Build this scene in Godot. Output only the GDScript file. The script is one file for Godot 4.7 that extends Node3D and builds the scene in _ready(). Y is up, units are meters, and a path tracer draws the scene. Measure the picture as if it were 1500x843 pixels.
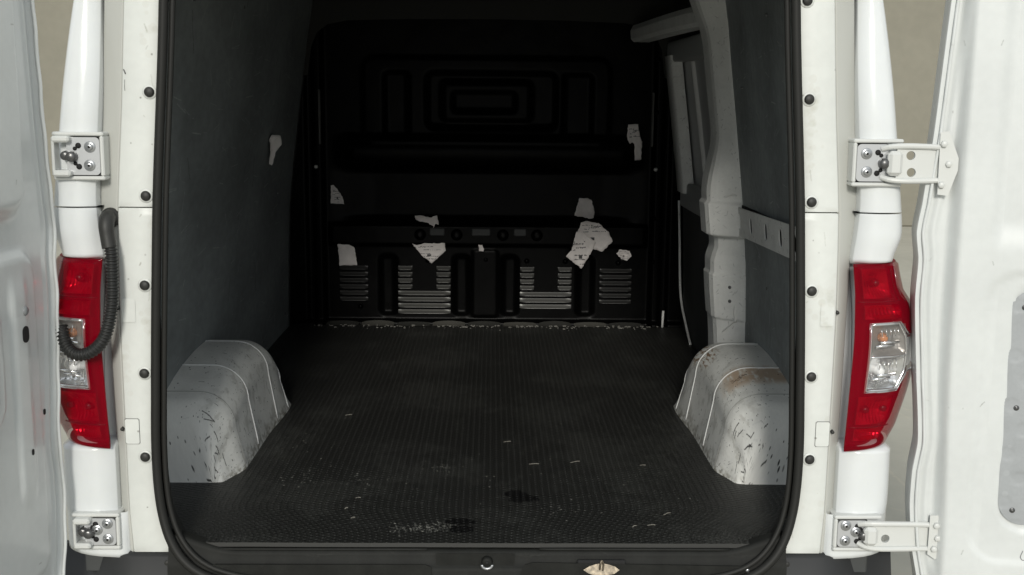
extends Node3D
# The open rear of a white panel van: x to the right, y up from the ground, z out of the van towards the viewer.
# The rear opening lies at z = 0, the load floor at y = 0.52, the bulkhead at z = -2.37.

var rng := RandomNumberGenerator.new()
var noise := FastNoiseLite.new()
var M := {}
var taken := {}
const FLOOR := 0.52
const BULK := -2.37

# ------------------------------------------------------------------ helpers
func begin(smooth := true) -> SurfaceTool:
	var st := SurfaceTool.new()
	st.begin(Mesh.PRIMITIVE_TRIANGLES)
	st.set_smooth_group(0 if smooth else -1)
	return st

func tri(st: SurfaceTool, a: Vector3, b: Vector3, c: Vector3, out: Vector3, ua := Vector2.ZERO, ub := Vector2.ZERO, uc := Vector2.ZERO) -> void:
	var n := (a - c).cross(a - b)
	if n.dot(out) < 0.0:
		var t := b; b = c; c = t
		var tu := ub; ub = uc; uc = tu
	st.set_uv(ua); st.set_uv2(ua); st.add_vertex(a)
	st.set_uv(ub); st.set_uv2(ub); st.add_vertex(b)
	st.set_uv(uc); st.set_uv2(uc); st.add_vertex(c)

func quad(st: SurfaceTool, a: Vector3, b: Vector3, c: Vector3, d: Vector3, out: Vector3) -> void:
	tri(st, a, b, c, out)
	tri(st, a, c, d, out)

# rows of points, all the same length; the whole sheet is turned so that it faces `out` on average
func grid(st: SurfaceTool, rows: Array, out: Vector3, skip = null) -> void:
	var nr := rows.size()
	var nc: int = rows[0].size()
	var sum := Vector3.ZERO
	for i in nr - 1:
		for j in nc - 1:
			var a: Vector3 = rows[i][j]
			var b: Vector3 = rows[i][j + 1]
			var c: Vector3 = rows[i + 1][j + 1]
			sum += (a - c).cross(a - b)
	var flip := sum.dot(out) < 0.0
	for i in nr - 1:
		for j in nc - 1:
			if skip != null and skip.call(i, j):
				continue
			var q := [[i, j], [i, j + 1], [i + 1, j + 1], [i, j], [i + 1, j + 1], [i + 1, j]]
			if flip:
				q = [[i, j], [i + 1, j + 1], [i, j + 1], [i, j], [i + 1, j], [i + 1, j + 1]]
			for k in q:
				var uv := Vector2(float(k[1]) / (nc - 1), float(k[0]) / (nr - 1))
				st.set_uv(uv); st.set_uv2(uv)
				st.add_vertex(rows[k[0]][k[1]])

func box(st: SurfaceTool, c: Vector3, size: Vector3, bev := 0.003, basis := Basis.IDENTITY) -> void:
	var h := size * 0.5
	bev = minf(bev, minf(h.x, minf(h.y, h.z)) * 0.9)
	var pt := func(axis: int, s: Vector3) -> Vector3:
		var p := Vector3(s.x * (h.x - bev), s.y * (h.y - bev), s.z * (h.z - bev))
		p[axis] = s[axis] * h[axis]
		return c + basis * p
	for ax in 3:
		var b := (ax + 1) % 3
		var d := (ax + 2) % 3
		for s in [-1.0, 1.0]:
			var v := []
			for k in [[-1.0, -1.0], [1.0, -1.0], [1.0, 1.0], [-1.0, 1.0]]:
				var sg := Vector3.ZERO
				sg[ax] = s; sg[b] = k[0]; sg[d] = k[1]
				v.append(pt.call(ax, sg))
			var o := Vector3.ZERO
			o[ax] = s
			quad(st, v[0], v[1], v[2], v[3], basis * o)
			for s2 in [-1.0, 1.0]:
				var o2 := Vector3.ZERO
				o2[ax] = s; o2[b] = s2
				var e1 := o2; e1[d] = -1.0
				var e2 := o2; e2[d] = 1.0
				quad(st, pt.call(ax, e1), pt.call(ax, e2), pt.call(b, e2), pt.call(b, e1), basis * o2)
	for x in [-1.0, 1.0]:
		for y in [-1.0, 1.0]:
			for z in [-1.0, 1.0]:
				var s := Vector3(x, y, z)
				tri(st, pt.call(0, s), pt.call(1, s), pt.call(2, s), basis * s)

func cyl(st: SurfaceTool, a: Vector3, b: Vector3, ra: float, rb: float, seg := 16, bev := 0.0) -> void:
	var ax := (b - a).normalized()
	var u := ax.cross(Vector3.UP if absf(ax.y) < 0.9 else Vector3.RIGHT).normalized()
	var v := ax.cross(u)
	var rings := [[a, ra], [b, rb]]
	if bev > 0.0:
		rings = [[a, ra - bev], [a + ax * bev, ra], [b - ax * bev, rb], [b, rb - bev]]
	for k in rings.size() - 1:
		for i in seg:
			var t0 := TAU * i / seg
			var t1 := TAU * (i + 1) / seg
			var d0 := u * cos(t0) + v * sin(t0)
			var d1 := u * cos(t1) + v * sin(t1)
			quad(st, rings[k][0] + d0 * rings[k][1], rings[k][0] + d1 * rings[k][1], rings[k + 1][0] + d1 * rings[k + 1][1], rings[k + 1][0] + d0 * rings[k + 1][1], d0 + d1)
	for e in [[rings[0], -ax], [rings[-1], ax]]:
		for i in seg:
			var t0 := TAU * i / seg
			var t1 := TAU * (i + 1) / seg
			tri(st, e[0][0], e[0][0] + (u * cos(t0) + v * sin(t0)) * e[0][1], e[0][0] + (u * cos(t1) + v * sin(t1)) * e[0][1], e[1])

# a round bar along points; radius may be a Callable of the distance along it
func tube(st: SurfaceTool, pts: Array, r, seg := 10, flat := Vector3.ONE) -> void:
	var rows := []
	var u := Vector3.ZERO
	var along := 0.0
	for i in pts.size():
		var p: Vector3 = pts[i]
		if i > 0:
			along += p.distance_to(pts[i - 1])
		var t: Vector3 = (pts[mini(i + 1, pts.size() - 1)] - pts[maxi(i - 1, 0)]).normalized()
		if u == Vector3.ZERO:
			u = t.cross(Vector3.BACK if absf(t.z) < 0.9 else Vector3.UP).normalized()
		else:
			u = (u - t * u.dot(t)).normalized()
		var v := t.cross(u)
		var rr: float = r.call(along) if r is Callable else r
		var row := []
		for k in seg + 1:
			var a := TAU * k / seg
			row.append(p + (u * cos(a) + v * sin(a)) * rr * flat)
		rows.append(row)
	for i in rows.size() - 1:
		for k in seg:
			var mid: Vector3 = (rows[i][k] + rows[i][k + 1]) * 0.5 - pts[i]
			quad(st, rows[i][k], rows[i][k + 1], rows[i + 1][k + 1], rows[i + 1][k], mid)
	for e in [0, rows.size() - 1]:
		var o: Vector3 = pts[e] - pts[1 if e == 0 else e - 1]
		for k in seg:
			tri(st, pts[e], rows[e][k], rows[e][k + 1], o)

func smooth_path(keys: Array, step := 0.004) -> Array:
	var c := Curve3D.new()
	for i in keys.size():
		var p: Vector3 = keys[i]
		var t: Vector3 = (keys[mini(i + 1, keys.size() - 1)] - keys[maxi(i - 1, 0)]) / 6.0
		c.add_point(p, -t, t)
	var out := []
	var n := int(c.get_baked_length() / step) + 1
	for i in n + 1:
		out.append(c.sample_baked(c.get_baked_length() * i / n, true))
	return out

# a flat outline in the frame's own x and y, given thickness along its z
func extrude(st: SurfaceTool, poly: PackedVector2Array, frame: Transform3D, depth: float, bev := 0.0) -> void:
	var inner := poly
	var c := Vector2.ZERO
	for p in poly:
		c += p / poly.size()
	if bev > 0.0:
		inner = PackedVector2Array()
		var n := poly.size()
		var turn := 0.0
		for i in n:
			turn += poly[i].cross(poly[(i + 1) % n])
		for i in n:
			var d0 := (poly[i] - poly[(i + n - 1) % n]).normalized()
			var d1 := (poly[(i + 1) % n] - poly[i]).normalized()
			var nn := (d0 + d1).normalized().orthogonal() * (1.0 if turn < 0.0 else -1.0)
			inner.append(poly[i] - nn * bev)
	var idx := Geometry2D.triangulate_polygon(inner)
	for f in [[depth, 1.0, inner], [0.0, -1.0, poly]]:
		for i in range(0, idx.size(), 3):
			var q := []
			for k in 3:
				var p: Vector2 = f[2][idx[i + k]]
				q.append(frame * Vector3(p.x, p.y, f[0]))
			tri(st, q[0], q[1], q[2], frame.basis * Vector3(0, 0, f[1]), inner[idx[i]], inner[idx[i + 1]], inner[idx[i + 2]])
	var area := 0.0
	for i in poly.size():
		area += poly[i].cross(poly[(i + 1) % poly.size()])
	for i in poly.size():
		var j := (i + 1) % poly.size()
		var d := poly[j] - poly[i]
		var o := Vector3(d.y, -d.x, 0) * signf(area)
		o = frame.basis * o
		var lv := [[0.0, poly], [depth - bev, poly], [depth, inner]] if bev > 0.0 else [[0.0, poly], [depth, poly]]
		for k in lv.size() - 1:
			var a: Vector2 = lv[k][1][i]; var b: Vector2 = lv[k][1][j]
			var a2: Vector2 = lv[k + 1][1][i]; var b2: Vector2 = lv[k + 1][1][j]
			quad(st, frame * Vector3(a.x, a.y, lv[k][0]), frame * Vector3(b.x, b.y, lv[k][0]), frame * Vector3(b2.x, b2.y, lv[k + 1][0]), frame * Vector3(a2.x, a2.y, lv[k + 1][0]), o)

func round_rect(c: Vector2, h: Vector2, r: float, n := 5) -> PackedVector2Array:
	var out := PackedVector2Array()
	for q in [[1, 1, 0.0], [-1, 1, PI / 2], [-1, -1, PI], [1, -1, 3 * PI / 2]]:
		for k in n + 1:
			var a: float = q[2] + PI / 2 * k / n
			out.append(c + Vector2(q[0] * (h.x - r), q[1] * (h.y - r)) + Vector2(cos(a), sin(a)) * r)
	return out

func numbered(called: String) -> String:
	taken[called] = taken.get(called, -1) + 1
	return called if taken[called] == 0 else "%s_%03d" % [called, taken[called]]

func obj(called: String, st: SurfaceTool, m: Material, parent: Node = null, label := "") -> MeshInstance3D:
	st.generate_normals()
	var o := MeshInstance3D.new()
	o.mesh = st.commit()
	o.material_override = m
	o.name = numbered(called)
	(parent if parent else self).add_child(o, true)
	if label:
		o.set_meta("label", label)
	return o

func again(o: MeshInstance3D, parent: Node, t: Transform3D) -> MeshInstance3D:
	var c := MeshInstance3D.new()
	c.mesh = o.mesh
	c.material_override = o.material_override
	c.transform = t
	c.name = numbered(str(o.name).rstrip("0123456789").trim_suffix("_"))
	parent.add_child(c, true)
	return c

func tag(o: Node, label: String, category: String, group := "", kind := "") -> void:
	o.set_meta("label", label)
	o.set_meta("category", category)
	if group: o.set_meta("group", group)
	if kind: o.set_meta("kind", kind)

# value at y from a table of (y, value), smooth between
func at(tab: Array, y: float) -> float:
	var n := tab.size()
	if y >= tab[0].x: return tab[0].y
	if y <= tab[n - 1].x: return tab[n - 1].y
	for i in n - 1:
		if y <= tab[i].x and y >= tab[i + 1].x:
			var w: float = (tab[i].x - y) / (tab[i].x - tab[i + 1].x)
			var p0: float = tab[maxi(i - 1, 0)].y
			var p3: float = tab[mini(i + 2, n - 1)].y
			return lerpf(lerpf(tab[i].y, tab[i + 1].y, w), cubic_interpolate(tab[i].y, tab[i + 1].y, p0, p3, w), 0.6)
	return tab[n - 1].y

func ss(a: float, b: float, x: float) -> float:
	return smoothstep(a, b, x)

# how far inside a rounded rectangle: negative inside
func rr_sd(x: float, y: float, cx: float, cy: float, hx: float, hy: float, r: float) -> float:
	var q := Vector2(absf(x - cx) - hx + r, absf(y - cy) - hy + r)
	return Vector2(maxf(q.x, 0), maxf(q.y, 0)).length() + minf(maxf(q.x, q.y), 0) - r

func lin(r: float, g: float, b: float) -> Color:
	return Color(r, g, b).linear_to_srgb()

func mat(called: String, c: Color, rough := 0.5, metal := 0.0) -> StandardMaterial3D:
	var m := StandardMaterial3D.new()
	m.resource_name = called
	m.albedo_color = c
	m.roughness = rough
	m.metallic = metal
	M[called] = m
	return m

func tex(im: Image) -> ImageTexture:
	return ImageTexture.create_from_image(im)

func stroke(im: Image, a: Vector2, b: Vector2, w: float, c: Color, wob := 1.5) -> void:
	var n := int(a.distance_to(b)) + 1
	var side := (b - a).normalized().orthogonal()
	var off := 0.0
	for i in n:
		off += rng.randf_range(-0.5, 0.5) * wob
		off *= 0.96
		var p := a.lerp(b, float(i) / n) + side * off
		var r := maxf(w * rng.randf_range(0.4, 1.0), 0.5)
		dab(im, p, r, Color(c, c.a * rng.randf_range(0.4, 1.0)))

func dab(im: Image, p: Vector2, r: float, c: Color) -> void:
	for y in range(int(p.y - r - 1), int(p.y + r + 2)):
		for x in range(int(p.x - r - 1), int(p.x + r + 2)):
			if x < 0 or y < 0 or x >= im.get_width() or y >= im.get_height():
				continue
			var k := clampf(r + 0.5 - Vector2(x, y).distance_to(p), 0, 1) * c.a
			if k > 0.0:
				var o := im.get_pixel(x, y)
				im.set_pixel(x, y, Color(lerpf(o.r, c.r, k), lerpf(o.g, c.g, k), lerpf(o.b, c.b, k), maxf(o.a, k) if o.a < 1.0 else 1.0))

# ------------------------------------------------------------------ materials
func paint_texture(base: Color, spread: float, size := 512, f := 0.006) -> Image:
	var im := Image.create_empty(size, size, false, Image.FORMAT_RGB8)
	for y in size:
		for x in size:
			noise.frequency = f
			var a := noise.get_noise_2d(x, y)
			noise.frequency = f * 9.0
			a += 0.5 * noise.get_noise_2d(x + 900, y)
			var k := 1.0 + a * spread
			im.set_pixel(x, y, Color(base.r * k, base.g * k, base.b * k))
	return im

func arch_texture(rust: bool) -> ImageTexture:
	var n := 768
	var im := paint_texture(lin(0.72, 0.72, 0.685), 0.05, n, 0.008)
	# u runs from the wall over the top and down the inner side, v from the near end to the far end
	for y in n:
		for x in n:
			var u := float(x) / n
			var v := float(y) / n
			noise.frequency = 0.011
			var a := noise.get_noise_2d(x * 0.8, y * 1.7 + 300)
			var dirt := ss(0.05, 0.5, a) * 0.3 * ss(0.2, 0.5, u)
			var c := im.get_pixel(x, y)
			c = c.lerp(lin(0.16, 0.15, 0.12), dirt * 0.75)
			if rust:
				var d := ss(0.30, 0.36, v) * (1 - ss(0.43, 0.50, v)) * (1 - ss(0.40, 0.62, u)) * ss(-0.3, 0.3, noise.get_noise_2d(x * 1.6, y + 77) + 0.25)
				c = c.lerp(lin(0.42, 0.29, 0.19), d * 0.75)
				var e := ss(0.62, 0.68, v) * (1 - ss(0.8, 0.95, v)) * ss(0.35, 0.45, u) * (1 - ss(0.55, 0.68, u)) * ss(0.0, 0.35, noise.get_noise_2d(x * 2.6, y * 2 + 7))
				c = c.lerp(lin(0.16, 0.085, 0.04), e * 0.8)
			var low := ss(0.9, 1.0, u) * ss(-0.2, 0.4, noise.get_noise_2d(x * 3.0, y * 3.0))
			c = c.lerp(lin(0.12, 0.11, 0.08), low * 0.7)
			im.set_pixel(x, y, c)
	var black := lin(0.02, 0.02, 0.018)
	for i in 420:
		var p := Vector2(rng.randf_range(0.1, 0.98), pow(rng.randf(), 1.6)) * n
		dab(im, p, rng.randf_range(0.7, 2.6), Color(black, rng.randf_range(0.35, 1.0)))
	for i in 70:
		var p := Vector2(rng.randf_range(0.2, 0.98), pow(rng.randf(), 1.2) * 0.8) * n
		stroke(im, p, p + Vector2(rng.randf_range(-16, 34), rng.randf_range(-7, 7)), rng.randf_range(0.8, 1.8), Color(black, 0.95), 0.6)
	for i in 12:   # long dark scrapes down the near face
		var p := Vector2(rng.randf_range(0.35, 0.8), rng.randf_range(0.0, 0.16)) * n
		stroke(im, p, p + Vector2(rng.randf_range(30, 110), rng.randf_range(-14, 14)), 1.6, Color(black, 0.9), 0.5)
	for i in 14:   # pale scuffs where the paint is polished
		var p := Vector2(rng.randf_range(0.2, 0.8), rng.randf_range(0.0, 0.4)) * n
		stroke(im, p, p + Vector2(rng.randf_range(20, 70), rng.randf_range(-9, 9)), 2.5, Color(lin(0.62, 0.62, 0.6), 0.5))
	if rust:
		for i in 16:
			var p := Vector2(rng.randf_range(0.28, 0.42), rng.randf_range(0.375, 0.40)) * n
			stroke(im, p, p + Vector2(rng.randf_range(8, 26), rng.randf_range(-5, 5)), 1.6, Color(lin(0.05, 0.03, 0.02), 0.9))
	return tex(im)

func lining_texture() -> ImageTexture:
	var n := 1024
	var im := paint_texture(lin(0.225, 0.245, 0.246), 0.15, n, 0.004)
	for i in 420:
		var p := Vector2(rng.randf(), rng.randf()) * n
		var l := rng.randf_range(4, 46)
		var a := rng.randf_range(-0.5, 0.5) + (PI / 2 if rng.randf() < 0.3 else 0.0)
		stroke(im, p, p + Vector2(cos(a), sin(a)) * l, rng.randf_range(0.5, 1.5), Color(lin(0.5, 0.52, 0.51), rng.randf_range(0.2, 0.8)), 0.4)
	for i in 26:
		var p := Vector2(rng.randf(), rng.randf()) * n
		for k in 10:
			dab(im, p + Vector2(rng.randf_range(-14, 14), rng.randf_range(-26, 26)), rng.randf_range(1, 3.5), Color(lin(0.2, 0.22, 0.22), 0.22))
	for i in 22:
		var p := Vector2(rng.randf(), rng.randf()) * n
		stroke(im, p, p + Vector2(rng.randf_range(-30, 30), rng.randf_range(20, 90)), 1.0, Color(lin(0.02, 0.022, 0.024), 0.6))
	return tex(im)

func mat_dirt() -> ImageTexture:
	# dust, chalk and wet marks on the rubber: x across -0.83..0.83, y from the sill (z = 0.01) to the bulkhead
	var n := 1024
	var im := Image.create_empty(n, n, false, Image.FORMAT_RGBA8)
	for y in n:
		for x in n:
			noise.frequency = 0.004
			var a := noise.get_noise_2d(x, y * 1.4)
			noise.frequency = 0.03
			a += 0.55 * noise.get_noise_2d(x, y * 1.4 + 50)
			im.set_pixel(x, y, Color(0.33, 0.335, 0.32, clampf(0.04 + 0.26 * ss(-0.2, 0.9, a), 0.0, 0.22)))
	var put := func(wx: float, wz: float) -> Vector2: return Vector2((wx + 0.83) / 1.66, (0.01 - wz) / 2.4) * n
	# chalky patches: dust caught between the studs
	for c in [[-0.16, -0.07, 0.1, 0.03, 150], [-0.10, -0.09, 0.07, 0.035, 110], [-0.1, -0.5, 0.06, 0.06, 60], [-0.44, -0.42, 0.08, 0.08, 40], [0.2, -0.2, 0.05, 0.05, 30], [-0.3, -0.40, 0.06, 0.05, 30], [-0.5, -0.7, 0.1, 0.1, 30], [0.3, -0.9, 0.14, 0.1, 24], [0.42, -0.35, 0.2, 0.16, 34], [0.0, -0.4, 0.3, 0.2, 46]]:
		for i in c[4]:
			var p: Vector2 = put.call(c[0] + rng.randfn() * c[2] * 0.5, c[1] + rng.randfn() * c[3] * 0.5)
			dab(im, p, rng.randf_range(0.5, 1.7), Color(lin(0.36, 0.35, 0.31), rng.randf_range(0.3, 0.85)))
	for k in 26:   # broad scuffs where loads were dragged
		var p := Vector2(rng.randf(), pow(rng.randf(), 1.3) * 0.8) * n
		var d := Vector2(rng.randf_range(-18, 18), rng.randf_range(30, 130))
		for i in 40:
			dab(im, p + d * rng.randf() + Vector2(rng.randfn() * 9, rng.randfn() * 4), rng.randf_range(1.5, 5), Color(0.34, 0.335, 0.30, rng.randf_range(0.05, 0.22)))
	for i in 170:   # thin scrapes
		var p := Vector2(rng.randf(), rng.randf() * 0.6) * n
		stroke(im, p, p + Vector2(rng.randf_range(-40, 40), rng.randf_range(-9, 9)), 0.7, Color(lin(0.2, 0.2, 0.18), 0.35))
	# wet footprint: two dark patches close to the sill
	for c in [[0.085, -0.30, 0.03, 0.026], [0.105, -0.27, 0.032, 0.03], [-0.045, -0.115, 0.03, 0.017], [-0.05, -0.068, 0.034, 0.019]]:
		for i in 70:
			var p: Vector2 = put.call(c[0] + rng.randfn() * c[2] * 0.36, c[1] + rng.randfn() * c[3] * 0.36)
			dab(im, p, rng.randf_range(2.5, 6), Color(0.008, 0.008, 0.008, 0.97))
	return tex(im)

func stud_height() -> ImageTexture:
	var n := 256
	var im := Image.create_empty(n, n, false, Image.FORMAT_L8)
	for y in n:
		for x in n:
			var fx := fposmod(x / 32.0, 1.0) - 0.5
			var fy := fposmod(y / 32.0 + (0.5 if int(x / 32.0) % 2 else 0.0), 1.0) - 0.5
			var d := Vector2(fx, fy).length()
			var v := 1.0 - ss(0.28, 0.40, d)
			im.set_pixel(x, y, Color(v, v, v))
	return tex(im)

func print_texture(sd: int) -> ImageTexture:
	var r := RandomNumberGenerator.new()
	r.seed = sd
	var n := 192
	var im := Image.create_empty(n, n, false, Image.FORMAT_RGB8)
	noise.frequency = 0.02
	for y in n:
		for x in n:
			var a := noise.get_noise_2d(x + sd * 99, y)
			im.set_pixel(x, y, lin(0.82 + a * 0.06, 0.775 + a * 0.06, 0.75 + a * 0.06))
	for i in 9:   # worn rules and smudged bars of print, no longer legible
		var y := r.randi_range(15, n - 20)
		var x := r.randi_range(10, n / 2)
		for k in r.randi_range(3, 12):
			im.fill_rect(Rect2i(x, y, r.randi_range(3, 11), r.randi_range(3, 6)), lin(0.16, 0.15, 0.15))
			x += r.randi_range(5, 12)
	im.fill_rect(Rect2i(r.randi_range(60, 110), r.randi_range(50, 90), 22, 18), lin(0.08, 0.08, 0.08))
	return tex(im)

func materials() -> void:
	noise.seed = 5
	var m: StandardMaterial3D
	m = mat("white_paint", Color.WHITE, 0.22)
	m.albedo_texture = tex(paint_texture(lin(0.70, 0.722, 0.727), 0.016, 256))
	m.uv1_triplanar = true
	m.uv1_scale = Vector3.ONE * 1.7
	m.clearcoat_enabled = true
	m.clearcoat = 0.6
	m.clearcoat_roughness = 0.06
	var wave := Image.create_empty(256, 256, false, Image.FORMAT_RF)
	for y in 256:
		for x in 256:
			noise.frequency = 0.02
			var t := minf(minf(x, 255 - x), minf(y, 255 - y)) / 40.0
			wave.set_pixel(x, y, Color((0.5 + 0.5 * noise.get_noise_2d(x, y)) * ss(0, 1, t), 0, 0))
	m.heightmap_enabled = true
	m.heightmap_texture = tex(wave)
	m.heightmap_scale = 0.11
	# the door-opening paint is duller and a little dirty
	m = mat("jamb_paint", Color.WHITE, 0.45)
	var im := paint_texture(lin(0.655, 0.672, 0.645), 0.035, 512)
	for i in 60:
		dab(im, Vector2(rng.randf(), rng.randf()) * 512, rng.randf_range(0.5, 1.4), Color(0.2, 0.19, 0.16, rng.randf_range(0.2, 0.7)))
	for i in 46:
		var p := Vector2(rng.randf(), rng.randf()) * 512
		stroke(im, p, p + Vector2(rng.randf_range(-4, 4), rng.randf_range(-24, 24)), rng.randf_range(0.4, 0.9), Color(0.42, 0.41, 0.36, rng.randf_range(0.2, 0.6)), 0.5)
	for i in 30:   # greasy smears
		var p := Vector2(rng.randf(), rng.randf()) * 512
		for k in 14:
			dab(im, p + Vector2(rng.randfn() * 7, rng.randfn() * 16), rng.randf_range(2, 6), Color(0.62, 0.6, 0.52, 0.07))
	m.albedo_texture = tex(im)
	m.uv1_triplanar = true
	m.uv1_scale = Vector3.ONE * 1.3
	m = mat("door_paint", Color.WHITE, 0.33)
	im = paint_texture(lin(0.63, 0.65, 0.642), 0.03, 768)
	for i in 40:
		var p := Vector2(rng.randf(), rng.randf()) * 768
		stroke(im, p, p + Vector2(rng.randf_range(-3, 9), rng.randf_range(-12, 4)), rng.randf_range(0.4, 0.8), Color(0.3, 0.3, 0.28, rng.randf_range(0.25, 0.8)), 0.3)
	m.albedo_texture = tex(im)
	m.uv1_triplanar = true
	m.uv1_scale = Vector3.ONE * 0.95
	m.clearcoat_enabled = true
	m.clearcoat = 0.35
	m.clearcoat_roughness = 0.12
	m = mat("pillar_paint", Color.WHITE, 0.5)
	im = paint_texture(lin(0.75, 0.755, 0.73), 0.06, 512, 0.01)
	for i in 190:
		var p := Vector2(rng.randf(), rng.randf()) * 512
		stroke(im, p, p + Vector2(rng.randf_range(-9, 9), rng.randf_range(-12, 12)), 0.9, Color(0.16, 0.16, 0.15, 0.6), 0.4)
	m.albedo_texture = tex(im)
	m.uv1_triplanar = true
	m.uv1_scale = Vector3.ONE * 2.0
	mat("board_screw", lin(0.16, 0.165, 0.165), 0.4, 0.4)
	mat("chalk", lin(0.72, 0.72, 0.70), 0.8)
	mat("rubber", lin(0.022, 0.022, 0.02), 0.55)
	mat("seal_rubber", lin(0.017, 0.017, 0.0155), 0.55)
	M.seal_rubber.metallic_specular = 0.35
	mat("hose", lin(0.014, 0.0145, 0.014), 0.5)
	mat("recess_shade", lin(0.008, 0.008, 0.008), 0.8)  # flat black for the shade inside holes, gaps and pockets
	m = mat("sill_plastic", Color.WHITE, 0.5)
	im = paint_texture(lin(0.0155, 0.016, 0.0145), 0.2, 512, 0.012)
	for i in 90:
		var p := Vector2(rng.randf(), rng.randf()) * 512
		stroke(im, p, p + Vector2(rng.randf_range(-40, 40), rng.randf_range(-4, 4)), 0.7, Color(0.42, 0.42, 0.4, rng.randf_range(0.1, 0.4)))
	m.metallic_specular = 0.3
	m.roughness = 0.65
	m.albedo_texture = tex(im)
	m.uv1_triplanar = true
	m.uv1_scale = Vector3.ONE * 2.2
	mat("bumper_plastic", lin(0.02, 0.021, 0.022), 0.6)
	m = mat("black_paint", Color.WHITE, 0.33)
	m.albedo_texture = tex(paint_texture(lin(0.0015, 0.0015, 0.0015), 0.2, 256, 0.01))
	m.metallic_specular = 0.17
	m.uv1_triplanar = true
	m = mat("slat_paint", lin(0.085, 0.085, 0.08), 0.38, 0.3)  # slats: how brightly each group is lit is put into its colour
	mat("dim_slat", lin(0.028, 0.028, 0.027), 0.42, 0.2)
	mat("lit_slat", lin(0.12, 0.12, 0.115), 0.36, 0.35)
	mat("worn_foot", lin(0.07, 0.068, 0.06), 0.6)
	mat("channel_shade_paint", lin(0.47, 0.475, 0.445), 0.6)  # dull primer, with the shade of the recess put into its grey
	m = mat("lining", Color.WHITE, 0.62)
	m.albedo_texture = lining_texture()
	m = mat("lining_plain", lin(0.05, 0.053, 0.053), 0.7)
	mat("roof_lining", lin(0.024, 0.024, 0.021), 0.8)
	m = mat("left_arch_paint", Color.WHITE, 0.5)
	m.albedo_texture = arch_texture(false)
	m = mat("right_arch_paint", Color.WHITE, 0.5)
	m.albedo_texture = arch_texture(true)
	mat("arch_ridge", lin(0.72, 0.725, 0.71), 0.4)
	mat("dark_crease", lin(0.33, 0.33, 0.31), 0.5)  # darker grey for the nearest ridge
	m = mat("mat_rubber", lin(0.0125, 0.0127, 0.0113), 0.5)
	m.heightmap_enabled = true
	m.heightmap_texture = stud_height()
	m.heightmap_scale = 0.28
	m.uv1_scale = Vector3(13, 19, 1)
	m.detail_enabled = true
	m.detail_uv_layer = BaseMaterial3D.DETAIL_UV_2
	m.detail_albedo = mat_dirt()
	mat("dust", lin(0.17, 0.165, 0.15), 0.9)
	mat("splinter", lin(0.19, 0.18, 0.155), 0.8)
	for k in 3:
		m = mat("label_%d" % k, Color.WHITE, 0.75)
		m.albedo_texture = print_texture(11 + k * 7)
	m = mat("plain_label", Color.WHITE, 0.8)
	m.albedo_texture = tex(paint_texture(lin(0.83, 0.785, 0.76), 0.05, 128, 0.015))
	# lamps
	m = mat("red_lens", Color(lin(0.25, 0.0, 0.009), 0.52), 0.07)
	m.metallic_specular = 0.22
	m.transparency = BaseMaterial3D.TRANSPARENCY_ALPHA
	m = mat("clear_lens", Color(lin(0.9, 0.9, 0.9), 0.05), 0.04)
	m.metallic_specular = 0.35
	m.transparency = BaseMaterial3D.TRANSPARENCY_ALPHA
	mat("lamp_housing", lin(0.20, 0.0, 0.008), 0.45)
	M.lamp_housing.metallic_specular = 0.2
	mat("red_reflector", lin(0.9, 0.012, 0.03), 0.22, 1.0)
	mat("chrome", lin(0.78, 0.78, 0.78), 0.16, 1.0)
	mat("cell_grey", lin(0.32, 0.30, 0.28), 0.3, 0.6)
	mat("amber_bulb", lin(0.45, 0.17, 0.06), 0.2)
	mat("clear_bulb", lin(0.8, 0.8, 0.8), 0.1)
	mat("dark_red", lin(0.07, 0.002, 0.004), 0.25)
	# hinges
	mat("hinge_paint", lin(0.60, 0.61, 0.59), 0.38)
	mat("hinge_plate", lin(0.52, 0.53, 0.54), 0.34, 0.35)
	mat("bolt", lin(0.45, 0.46, 0.47), 0.32, 0.8)
	mat("pin", lin(0.13, 0.13, 0.13), 0.35, 0.7)
	m = mat("zinc", lin(0.36, 0.335, 0.295), 0.42, 0.5)
	im = paint_texture(Color(0.7, 0.67, 0.62), 0.6, 128, 0.06)
	m.albedo_texture = tex(im)
	m.uv1_triplanar = true
	m.uv1_scale = Vector3.ONE * 9
	m = mat("plate_grey", Color.WHITE, 0.45)
	im = paint_texture(lin(0.34, 0.355, 0.365), 0.04, 512, 0.01)
	for i in 70:
		var p := Vector2(rng.randf(), rng.randf()) * 512
		dab(im, p, rng.randf_range(2, 8), Color(lin(0.52, 0.54, 0.55), rng.randf_range(0.08, 0.3)))
	m.albedo_texture = tex(im)
	m.uv1_triplanar = true
	m.uv1_scale = Vector3.ONE * 2.4
	var dim := Image.create_empty(128, 128, false, Image.FORMAT_L8)
	for y in 128:
		for x in 128:
			var q := Vector2(fposmod(x / 16.0 + (0.5 if int(y / 16.0) % 2 else 0.0), 1.0) - 0.5, fposmod(y / 16.0, 1.0) - 0.5).length()
			var v := ss(0.18, 0.36, q)
			dim.set_pixel(x, y, Color(v, v, v))
	m.heightmap_enabled = true
	m.heightmap_texture = tex(dim)
	m.heightmap_scale = 0.12
	mat("door_grey", lin(0.22, 0.23, 0.235), 0.4)
	mat("window_frame", lin(0.42, 0.43, 0.42), 0.5)
	mat("window_pane", lin(0.5, 0.51, 0.505), 0.35)
	mat("pen_ink", lin(0.22, 0.22, 0.23), 0.6)
	# setting
	m = mat("concrete", Color.WHITE, 0.75)
	im = paint_texture(lin(0.42, 0.40, 0.335), 0.05, 1024, 0.004)
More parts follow.
